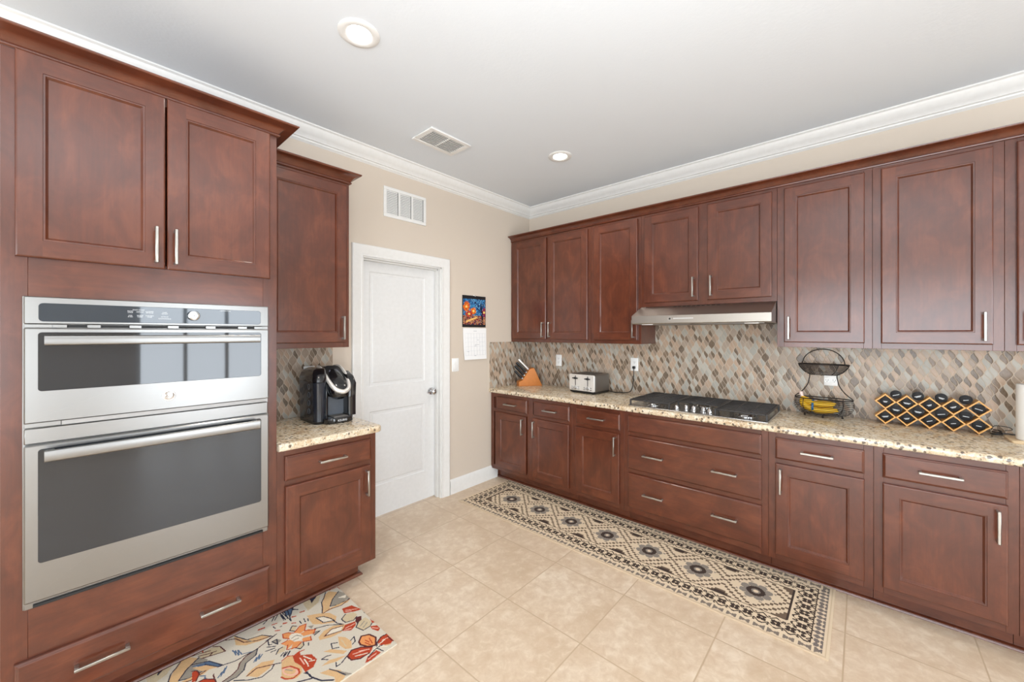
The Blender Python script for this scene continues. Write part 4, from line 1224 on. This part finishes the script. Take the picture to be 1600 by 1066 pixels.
link('body', mb, M['black_gloss'], km)
mb = MB(); mb.loops([[(x, y, z) for x, z in rrect(-2.372, -2.268, .953, 1.085, .008)] for y in (-.288, -.3065)], 0, True, True); link('front_panel', mb, M['grey_plastic'], km)
for a_, b_, y_ in ((-2.268, -2.214, -.375), (-2.402, -2.372, -.335)):
    mb = MB(); loft(mb, [(.948, a_, b_, y_, -.24, .014), (1.06, a_, b_, y_, -.24, .014), (1.15, a_, b_ + .001, y_ - .004, -.22, .014), (1.195, a_ + .002, b_ - .002, y_ + .03, -.20, .013), (1.222, a_ + .004, b_ - .006, y_ + .09, -.18, .012)], 5); link('column', mb, M['black_gloss'], km)
mb = MB()
loft(mb, [(1.058, -2.342, -2.293, -.375, -.29, .022), (1.070, -2.350, -2.285, -.388, -.28, .028), (1.074, -2.370, -2.266, -.398, -.27, .04), (1.110, -2.382, -2.255, -.410, -.26, .05), (1.130, -2.382, -2.255, -.405, -.25, .05), (1.165, -2.380, -2.257, -.372, -.20, .05), (1.205, -2.378, -2.259, -.318, -.15, .048), (1.236, -2.372, -2.265, -.268, -.13, .044), (1.251, -2.362, -2.275, -.235, -.12, .04), (1.254, -2.35, -2.288, -.215, -.13, .03)])
hd = link('brew_head', mb, M['black_gloss'], km)
arc = smooth([(-2.372, -.165, 1.252), (-2.380, -.225, 1.250), (-2.382, -.290, 1.216), (-2.378, -.345, 1.172), (-2.360, -.395, 1.126), (-2.318, -.416, 1.108), (-2.276, -.395, 1.126), (-2.258, -.345, 1.172), (-2.254, -.290, 1.216), (-2.256, -.225, 1.250), (-2.264, -.165, 1.252)], 5)
mb = MB(); mb.tube(arc, [.0080 + .0060 * math.sin(math.pi * i / (len(arc) - 1)) ** 2 for i in range(len(arc))], 10); link('silver_arch', mb, M['silver'], km)
pd = Vector((0, -.142, -.108)).normalized(); pn = Vector((0, pd.z, -pd.y))
if pn.z < 0: pn = -pn
def slope(name, x0, x1, s0, s1, h, th, mat, r=.006):
    """plate lying on the sloped top of the brew head"""
    o = Vector((0, -.236, 1.243)); mb = MB()
    ol = rrect(x0, x1, s0, s1, r, 4)
    mb.loops([[tuple(Vector((x, 0, 0)) + o + pd * s + pn * q) for x, s in ol] for q in (h - .012, h + th)], 0, True, True)
    return link(name, mb, mat, hd)
slope('control_face', -2.368, -2.268, -.01, .165, .0085, .004, M['black'], .03)
slope('display', -2.347, -2.289, .035, .085, .0130, .001, M['screen'])
for bx_ in (-2.335, -2.318, -2.300): slope('button', bx_ - .006, bx_ + .006, .105, .119, .0130, .0015, M['grey_plastic'], .005)
mb = MB()
loft(mb, [(.930, -2.462, -2.386, -.352, -.095, .034), (1.00, -2.463, -2.386, -.354, -.093, .035), (1.165, -2.466, -2.386, -.358, -.090, .036), (1.170, -2.462, -2.387, -.354, -.094, .034)], 8)
tank = link('water_tank', mb, M['tank'], km)
mb = MB(); loft(mb, [(1.170, -2.467, -2.385, -.359, -.089, .036), (1.190, -2.466, -2.382, -.355, -.089, .036), (1.218, -2.456, -2.375, -.330, -.093, .034), (1.238, -2.438, -2.365, -.295, -.10, .03), (1.248, -2.415, -2.36, -.26, -.115, .02)], 8); link('tank_lid', mb, M['black_gloss'], km)
mb = MB(); loft(mb, [(.9146, -2.460, -2.386, -.350, -.098, .034), (.930, -2.464, -2.386, -.356, -.092, .035)], 8); link('tank_foot', mb, M['black'], km)
mb = MB()
for z in (.99, 1.04, 1.09, 1.14):
    mb.tube([(-2.4655, -.27 + .016 * math.cos(a), z + .016 * math.sin(a)) for a in [2 * math.pi * i / 18 for i in range(18)]], .0016, 5, closed=True)
link('moulded_rings', mb, M['grey_plastic'], tank)

# ------------------------------------------------------------------ knife block with knives
ANG = R(-48.26)
kb = thing('knife_block', (-.205, -.165, .9143), 'orange wooden knife block full of knives in the counter corner', 'knife block', rz=ANG + R(14))
prof = [(-.125, 0), (-.125, .046), (-.088, .060), (-.006, .178), (.040, .190), (.132, .0)]
mb = MB(); st = len(mb.v)
pr = inset(prof, .003)
mb.loops([[(x, -.048, z) for x, z in pr], [(x, -.045, z) for x, z in prof], [(x, .045, z) for x, z in prof], [(x, .048, z) for x, z in pr]], 0, True, True)
link('block', mb, M['block'], kb, world=False, angle=25)
kd = Vector((-.104, 0, .106)).normalized()      # direction the handles point
kup = Vector((.106, 0, .104)).normalized()
def knife(k, s, y, L, mat, label):
    """s: place along the slotted slope (0 bottom, 1 top)"""
    p = Vector((-.088, 0, .060)).lerp(Vector((-.006, 0, .178)), s); p.y = y
    Mx = root_matrix(kb)
    o = thing('kitchen_knife', Mx @ (p + kd * .001), label, 'knife', 'knives in the knife block', rz=kb.rotation_euler.z)
    def P(a, b, c): return tuple(kd * a + kup * b + Vector((0, c, 0)))
    mb = MB(); w, h = .0065, .0105
    rows = [(.012, .8), (.022, 1), (L * .5, .92), (L * .85, 1.08), (L, .95), (L + .006, .6)]
    mb.loops([[P(a, h * q * math.cos(t), w * q * math.sin(t)) for t in [2 * math.pi * i / 10 for i in range(10)]] for a, q in rows], 0, True, True)
    link('handle', mb, mat, o, world=False)
    mb = MB(); mb.loops([[P(a, b_ * .0085, c * .004) for b_, c in ((-1, -1), (1, -1), (1, 1), (-1, 1))] for a in (.0015, .0125)], 0, True, True)
    link('bolster', mb, M['steel_dark'], o, world=False)
KN = [(.93, -.022, .150, 'silver', 'pale steel-handled kitchen knife sticking out at the top of the wooden block'),
      (.93, .022, .125, 'black', 'black-handled kitchen knife at the top of the block behind the pale one'),
      (.66, -.026, .150, 'black', 'upper long black-handled kitchen knife below the pale one on the near side of the block'),
      (.66, .020, .140, 'black', 'black-handled kitchen knife in the second row on the far side of the block'),
      (.40, -.028, .145, 'black', 'black-handled kitchen knife in the third row on the near side of the block'),
      (.40, .018, .135, 'black', 'black-handled kitchen knife in the third row on the far side of the block'),
      (.13, -.030, .115, 'black', 'short black-handled kitchen knife in the lowest row on the near side of the block'),
      (.13, .004, .110, 'black', 'short black-handled kitchen knife in the middle of the lowest row of the block')]
for k, (s, y, L, mt, lb) in enumerate(KN): knife(k, s, y, L, M[mt], lb)

# ------------------------------------------------------------------ wire fruit basket with bananas
fbx, fby = -.130, -2.608
fb = thing('fruit_basket', (fbx, fby, .9143), 'two-tier dark wire fruit basket with an arched handle on the granite counter', 'basket')
def oval(a, b, z, n=40, e=2.6):
    out = []
    for i in range(n):
        t = 2 * math.pi * i / n; c, s_ = math.cos(t), math.sin(t)
        out.append((fbx + b * math.copysign(abs(s_) ** (2 / e), s_), fby + a * math.copysign(abs(c) ** (2 / e), c), z))
    return out
def bowl(name, lv, ribs, rim):
    mb = MB(); mb.tube(oval(*lv[0]), rim, 8, closed=True); bw = link(name, mb, M['wire'], fb)
    mb = MB()
    for a, b, z in lv[1:]: mb.tube(oval(a, b, z), .0017, 5, closed=True)
    a, b, z = lv[-1]
    for k in range(-3, 4):
        y = fby + a * k / 4; hw = b * (1 - abs(k / 4) ** 2.6) ** (1 / 2.6)
        mb.tube([(fbx - hw, y, z), (fbx + hw, y, z)], .0017, 5)
    link('wires', mb, M['wire'], bw)
    mb = MB()
    for t in ribs:
        c, s_ = math.cos(t), math.sin(t)
        mb.tube([(fbx + b * math.copysign(abs(s_) ** (2 / 2.6), s_), fby + a * math.copysign(abs(c) ** (2 / 2.6), c), z) for a, b, z in lv], .0018, 6)
    link('ribs', mb, M['wire'], bw)
low = [(.150, .068, 1.036), (.154, .071, 1.024), (.156, .073, 1.012), (.157, .074, 1.0), (.156, .073, .988), (.152, .071, .976), (.146, .068, .964), (.138, .063, .953), (.128, .057, .944), (.116, .050, .937), (.10, .042, .933)]
upp = [(.132, .058, 1.262), (.131, .058, 1.254), (.128, .057, 1.246), (.124, .055, 1.238), (.118, .052, 1.230), (.111, .049, 1.222), (.103, .045, 1.214), (.094, .041, 1.206), (.084, .037, 1.199), (.072, .032, 1.194)]
bowl('lower_bowl', low, [R(a) for a in (55, 125, 235, 305)], .0036)
bowl('upper_bowl', upp, [R(a) for a in (60, 120, 240, 300)], .0032)
for s_ in (-1, 1):
    mb = MB(); mb.tube(smooth([(fbx, fby + s_ * q, z) for q, z in ((.150, 1.036), (.146, 1.046), (.112, 1.078), (.085, 1.120), (.074, 1.160), (.072, 1.195), (.10, 1.213), (.125, 1.245), (.131, 1.262))], 6), .0030, 8); link('side_arm', mb, M['wire'], fb)
mb = MB(); mb.tube([(fbx, fby + .110 * math.cos(R(a)), 1.262 + .101 * math.sin(R(a))) for a in range(0, 181, 9)], .0030, 8); link('handle', mb, M['wire'], fb)
for y, x in ((.098, 0), (-.098, 0), (0, -.043), (0, .043)):
    mb = MB(); mb.tube([(fbx + x, fby + y, .934), (fbx + x, fby + y, .924)], .003, 8)
    mb.lathe([(0, -.0065), (.0045, -.005), (.0065, 0), (.0045, .005), (0, .0065)], 12, Matrix.Translation((fbx + x, fby + y, .9212))); link('foot', mb, M['wire'], fb)

bn = thing('banana_bunch', (fbx, fby + .03, .937), 'bunch of yellow bananas with a blue band in the lower wire basket', 'bananas')
def banana(p0, p1, p2, p3, r=.0165):
    pts = smooth([p0, p1, p2, p3], 6); k = len(pts) - 1
    rr = []
    for i in range(k + 1):
        t = i / k
        rr.append(r * (.32 + .68 * min(1, max(0, (t - .08) / .22))) * (1 if t < .78 else max(.25, 1 - ((t - .78) / .22) ** 1.6 * .72)))
    mb = MB(); mb.tube(pts, rr, 10); b_ = link('banana', mb, M['banana'], bn)
    mb = MB(); e = Vector(pts[-1]); dv = (e - Vector(pts[-2])).normalized()
    mb.tube([e - dv * .002, e + dv * .005], [.0048, .0038], 8); link('tip', mb, M['banana_tip'], b_)
sy_ = fby + .112
stem = (fbx - .005, sy_ + .0, 1.048)
for x_, za, zb, ye in ((-.036, .985, .965, -.075), (-.012, .972, .957, -.078), (.012, .978, .962, -.07), (.036, .99, .97, -.05)):
    banana(stem, (fbx + x_ * .8, sy_ + .012 - .02, za + .012), (fbx + x_, fby + .03, zb - .002), (fbx + x_, fby + ye, zb + .008))
for x_, za, zb, ye in ((-.030, 1.012, 1.0, -.062), (.0, 1.016, 1.002, -.065), (.028, 1.014, 1.002, -.055)):
    banana(stem, (fbx + x_ * .8, sy_ - .02, za + .006), (fbx + x_, fby + .03, zb), (fbx + x_, fby + ye, zb + .006), .0155)
mb = MB(); mb.tube([(fbx - .005, sy_ - .004, 1.036), (fbx - .005, sy_ + .002, 1.05), (fbx - .006, sy_ + .006, 1.068), (fbx - .006, sy_ + .006, 1.074)], [.009, .010, .011, .007], 10); link('stem_wrap', mb, M['pink_tape'], bn)
mb = MB(); yb_ = fby + .052
ol = [(fbx + .058 * math.cos(a), .982 + .0415 * math.sin(a)) for a in [2 * math.pi * i / 24 for i in range(24)]]
il = [(fbx + .0565 * math.cos(a), .982 + .040 * math.sin(a)) for a in [2 * math.pi * i / 24 for i in range(24)]]
mb.loops([[(x, yb_ - .006, z) for x, z in ol], [(x, yb_ + .006, z) for x, z in ol], [(x, yb_ + .006, z) for x, z in il], [(x, yb_ - .006, z) for x, z in il]], closed=True); link('band', mb, M['blue_tape'], bn)
mb = MB(); mb.box(fbx - .030, fbx - .012, fby + .030, fby + .044, 1.0225, 1.0255, .001); link('sticker', mb, M['pink_tape'], bn)

# ------------------------------------------------------------------ bamboo lattice rack with coffee pods
HW, HH = .04635, .0455
rx0, rx1 = -.130, -.052
rk = thing('pod_rack', (-.095, -3.0915, .9143), 'bamboo lattice rack holding black coffee pods on the granite counter', 'rack')
mb = MB()
def diamond(cy, cz):
    def sq(d): return [(cy - HW - d, cz), (cy, cz - HH - d), (cy + HW + d, cz), (cy, cz + HH + d)]
    o, i = sq(.0014), sq(-.0078)
    mb.loops([[(rx0, y, z) for y, z in o], [(rx0, y, z) for y, z in i], [(rx1, y, z) for y, z in i], [(rx1, y, z) for y, z in o]], closed=True)
yk = [-2.906 - 2 * HW * k for k in range(5)]
zr = .9143 + HH + .0014
for y in yk: diamond(y, zr); diamond(y, zr + 2 * HH)
link('lattice', mb, M['bamboo'], rk, angle=20)
random.seed(8)
rows = [('bottom', zr, yk), ('middle', zr + HH, [y - HW for y in yk[:4]]), ('upper', zr + 2 * HH, yk), ('open top', zr + 3 * HH, [y - HW for y in yk[:4]])]
names = ['first', 'second', 'third', 'fourth', 'fifth']
for rn, z, ys in rows:
    for i, y in enumerate(ys):
        pr_ = .0258; zc_ = z - (HH - .0080) + pr_ * math.sqrt(2) + .0012
        where = f'black coffee pod, {names[i]} from the left in the {rn} row of the bamboo rack'
        p = thing('coffee_pod', (-.098, y, zc_), where, 'coffee pod', 'coffee pods in the bamboo rack')
        T = Matrix.Translation((-.098, y, zc_)) @ Matrix.Rotation(R(90), 4, 'Y')
        mb = MB(); mb.lathe([(.0170, .030), (.0182, .028), (.0225, -.022), (.0258, -.0225), (.0258, -.0245), (.0235, -.0255)], 24, T, cap0=True); link('cup', mb, M['black'], p)
        mb = MB(); mb.lathe([(0, -.0262), (.022, -.0262), (.0232, -.0256), (.0232, -.0245), (0, -.0245)], 24, T); link('lid', mb, M['pod_lid'], p)
        mb = MB(); a = random.choice([-.35, -.2, 0, .15, .3]); wl = random.choice([.012, .015, .010])
        nb = random.choice([1, 2, 2])
        for q in range(nb):
            L_ = wl * (1 - .3 * q); dz_ = (.0025 - q * .0045) if nb == 2 else 0
            cs = [(-L_, dz_ - .0013), (L_, dz_ - .0013), (L_, dz_ + .0013), (-L_, dz_ + .0013)]
            cs = [(cx * math.cos(a) - cz_ * math.sin(a), cx * math.sin(a) + cz_ * math.cos(a)) for cx, cz_ in cs]
            xf_ = -.098 - .0262
            mb.loops([[(xf_, y + cx, zc_ - .003 + cz_) for cx, cz_ in cs], [(xf_ - .0006, y + cx, zc_ - .003 + cz_) for cx, cz_ in cs]], 0, True, True)
        link('lid_print', mb, M['white_mark'], p)

# ------------------------------------------------------------------ paper towels and the black cord
ph = thing('paper_towel_holder', (-.205, -3.452, .9143), 'wooden paper towel stand at the right edge of the long counter', 'paper towel holder')
T = Matrix.Translation((-.205, -3.452, .9143))
mb = MB(); mb.loops([[(x, y, z) for x, y in rrect(-.285 + d, -.125 - d, -3.535 + d, -3.362 - d, .012, 4)] for z, d in ((.9144, .002), (.917, 0), (.9235, 0), (.926, .003))], 0, True, True); link('base', mb, M['maple'], ph)
mb = MB(); mb.lathe([(.008, .012), (.008, .325), (.013, .332), (.013, .342), (.006, .350), (0, .351)], 16, T); link('post', mb, M['wire'], ph)
mb = MB(); mb.lathe([(.019, .013), (.0625, .013), (.0635, .016), (.0635, .290), (.0625, .293), (.019, .293), (.019, .013)], 40, T)
tag(link('paper_towel_roll', mb, M['towel'], angle=40), 'white paper towel roll on the wooden stand at the right edge', 'paper towel roll')
mb = MB()
cp_ = [(-.030, -3.420, .918), (-.045, -3.375, .920)]
for k in range(26):
    a = k * .62; r_ = .030 - .0006 * k
    cp_.append((-.100 + r_ * 1.0 * math.cos(a), -3.345 + r_ * .75 * math.sin(a), .9185 + .0011 * k))
mb.tube(smooth(cp_, 4), .0032, 6)
mb.tube(smooth([(-.10, -3.325, .945), (-.09, -3.335, .962), (-.07, -3.365, .963), (-.06, -3.395, .957), (-.075, -3.400, .948), (-.10, -3.372, .945)], 6), .002, 6)
tag(link('coiled_cord', mb, M['black'], angle=60), 'coiled black cord on the counter between pod rack and paper towels', 'cord')

# ------------------------------------------------------------------ rugs
def runner():
    c = .005
    W, L = round(.647 / c), round(2.52 / c)
    x = (np.arange(W) + .5) * c; a = (np.arange(L) + .5) * c        # x from the cabinets outwards, a along the length
    X, A = np.meshgrid(x, a)
    cream, dark, brown, grey, tan = lin(222, 202, 174), lin(66, 54, 49), lin(112, 94, 79), lin(140, 131, 122), lin(206, 184, 156)
    img = np.empty((L, W, 3), np.float32); img[:] = cream
    q = lambda v, s=.017: np.round(v / s) * s
    bc = .317; db = X - bc; a0, p = .328, .309
    k = np.clip(np.round((A - a0) / p), 0, 6); da = A - a0 - p * k
    fa0, fa1, hb = .157, 2.345, .155
    field = (np.abs(db) < hb) & (A > fa0) & (A < fa1)
    d = np.abs(q(da)) / (p / 2) + np.abs(q(db)) / hb
    line = (np.abs(d - .95) < .06) | (np.abs(d - 1.27) < .05)
    img[field & line] = brown
    img[field & (d > 1.62) & (np.abs(np.abs(db) - hb) < .040)] = brown; img[field & (d > 1.74) & (np.abs(np.abs(db) - hb) < .028)] = dark
    img[field & (d > 1.62) & ((A < fa0 + .05) | (A > fa1 - .05))] = brown
    edge_b = (np.abs(np.abs(db) - hb) < .0030) & (A > fa0) & (A < fa1); img[edge_b] = dark
    edge_a = ((np.abs(A - fa0) < .006) | (np.abs(A - fa1) < .006)) & (np.abs(db) < hb); img[edge_a] = dark
    r = np.hypot(da, db); th = np.arctan2(db, da)
    for j in range(8):
        an = math.pi / 4 * j + math.pi / 8
        img[field & (np.hypot(da - .060 * math.cos(an), db - .060 * math.sin(an)) < .0235)] = grey
        if j % 2 == 0 or True: img[field & (d < .80) & (np.hypot(da - .103 * math.cos(an), db - .103 * math.sin(an)) < .0135)] = lin(150, 138, 126)
    img[field & (r > .022) & (r < .046)] = dark
    img[field & (r <= .022)] = grey; img[field & (r <= .012)] = cream
    # border
    ea = np.maximum(fa0 - A, A - fa1); eb = np.abs(db) - hb
    onend = (ea > 0) & (ea > eb - .0)
    e = np.where(onend, ea, eb); s = np.where(onend, db, A)
    out = ~field & (e > .004)
    P = .0615
    ph_ = np.mod(s, P) - P / 2
    f0 = .062
    ee = e - f0
    for sx in (-1, 1):
        for sz in (-1, 1):
            img[out & (np.hypot(ph_ - sx * .0105, ee - sz * .0105) < .0112)] = dark
    img[out & (np.hypot(ph_, ee) < .004)] = cream
    wave = .032 - .011 * np.cos(2 * np.pi * s / P)
    img[out & (np.abs(np.abs(ee) - wave) < .0045)] = dark
    dots = np.hypot(np.mod(s + P / 2, P) - P / 2, np.abs(ee) - .008 - .022 * 0) < .0
    img[out & (np.hypot(np.abs(ph_) - P / 2, np.abs(ee) - .034) < .0062)] = dark
    hq = e - .138
    side = out & ~onend
    bow = side & (np.abs(ph_) < .024) & (np.abs(hq) < .005 + .55 * np.abs(ph_)); img[bow] = lin(128, 116, 107)
    far_end = onend & (A < fa0); near_end = onend & (A > fa1)
    img[far_end & (e < .157) & (np.abs(ph_) < .021) & (np.abs(e - .125) < .004 + .5 * np.abs(ph_))] = brown
    s2 = np.mod(s, .034) - .017
    img[near_end & (np.abs(e - .104) < .0028)] = dark
    img[near_end & (e > .112) & (e < .150) & (np.abs(s2) < .0035 + .012 * np.abs(np.sin((e - .112) / .038 * np.pi * 1.5)))] = lin(118, 108, 104)
    img[(e > .158)] = tan
    img[(e > .166)] = cream
    return img
rug_img = runner()
rn_ = grid_sheet('runner_rug', rug_img, (-.533, -.168, .0055), (-.647, 0, 0), (0, -2.52, 0), M['rug'], None, .005)
tag(rn_, 'long cream and charcoal runner rug with seven diamond medallions along the right cabinets', 'rug')

RUG_COL = dict(tan=lin(212, 174, 128), navy=lin(44, 44, 62), red=lin(176, 66, 40), orange=lin(222, 148, 92), grey=lin(150, 142, 130), beige=lin(202, 184, 152), cream=lin(224, 214, 196), maroon=lin(86, 40, 42), pink=lin(226, 176, 158), blue=lin(84, 104, 130))
def floral():
    x0, y0, W, L, c = -3.56, -.538, 1.147, .628, .0026
    nx, ny = round(W / c), round(L / c)
    img = np.empty((ny, nx, 3), np.float32); img[:] = lin(206, 197, 181)
    rg = np.random.default_rng(2)
    img *= (1 + .07 * (rg.random((ny, nx, 1)) - .5)).astype(np.float32)
    gx = x0 + (np.arange(nx) + .5) * c; gy = y0 - (np.arange(ny) + .5) * c
    X, Y = np.meshgrid(gx, gy)
    def region(pts, pad):
        xs_ = [p_[0] for p_ in pts]; ys_ = [p_[1] for p_ in pts]
        i0 = max(0, int((min(xs_) - pad - x0) / c)); i1 = min(nx, int((max(xs_) + pad - x0) / c) + 2)
        j0 = max(0, int((y0 - max(ys_) - pad) / c)); j1 = min(ny, int((y0 - min(ys_) + pad) / c) + 2)
        return slice(j0, max(j0, j1)), slice(i0, max(i0, i1))
    def draw(sh, dx, dy):
        if sh[0] == 'p':
            pts = [(-3 + a / 1000 + dx, -.5 + b / 1000 + dy) for a, b in sh[2]]
            sl = region(pts, 0); x, y = X[sl], Y[sl]
            if x.size == 0: return
            inside = np.zeros(x.shape, bool)
            for (xa_, ya_), (xb2, yb2) in zip(pts, pts[1:] + pts[:1]):
                if ya_ == yb2: continue
                cr = ((ya_ > y) != (yb2 > y)) & (x < (xb2 - xa_) * (y - ya_) / (yb2 - ya_) + xa_)
                inside ^= cr
            hatch = (.90 + .16 * rg.random(x.shape)).astype(np.float32)
            img[sl][inside] = RUG_COL[sh[1]] * hatch[inside][:, None]
        else:
            pts = [(-3 + a / 1000 + dx, -.5 + b / 1000 + dy) for a, b in sh[3]]; w = max(5.0, sh[2] * 1.35) / 2000
            sl = region(pts, w); x, y = X[sl], Y[sl]
            if x.size == 0: return
            hit = np.zeros(x.shape, bool)
            for (xa_, ya_), (xb2, yb2) in zip(pts, pts[1:]):
                vx, vy = xb2 - xa_, yb2 - ya_; l2 = vx * vx + vy * vy + 1e-12
                t = np.clip(((x - xa_) * vx + (y - ya_) * vy) / l2, 0, 1)
                hit |= np.hypot(x - xa_ - t * vx, y - ya_ - t * vy) < w
            img[sl][hit] = RUG_COL[sh[1]]
    for dx in (-.62, 0):
        for sh in RUG_SHAPES: draw(sh, dx, .02 if dx else 0)
    return img, (x0, y0, W, L)
fimg, (fx0, fy0, fW, fL) = floral()
fl_ = grid_sheet('floral_rug', fimg[::-1], (fx0, fy0 - fL, .0065), (fW, 0, 0), (0, fL, 0), M['rug_floral'], None, .006)
tag(fl_, 'cream floral hooked rug with red and orange flowers below the oven drawer', 'rug')
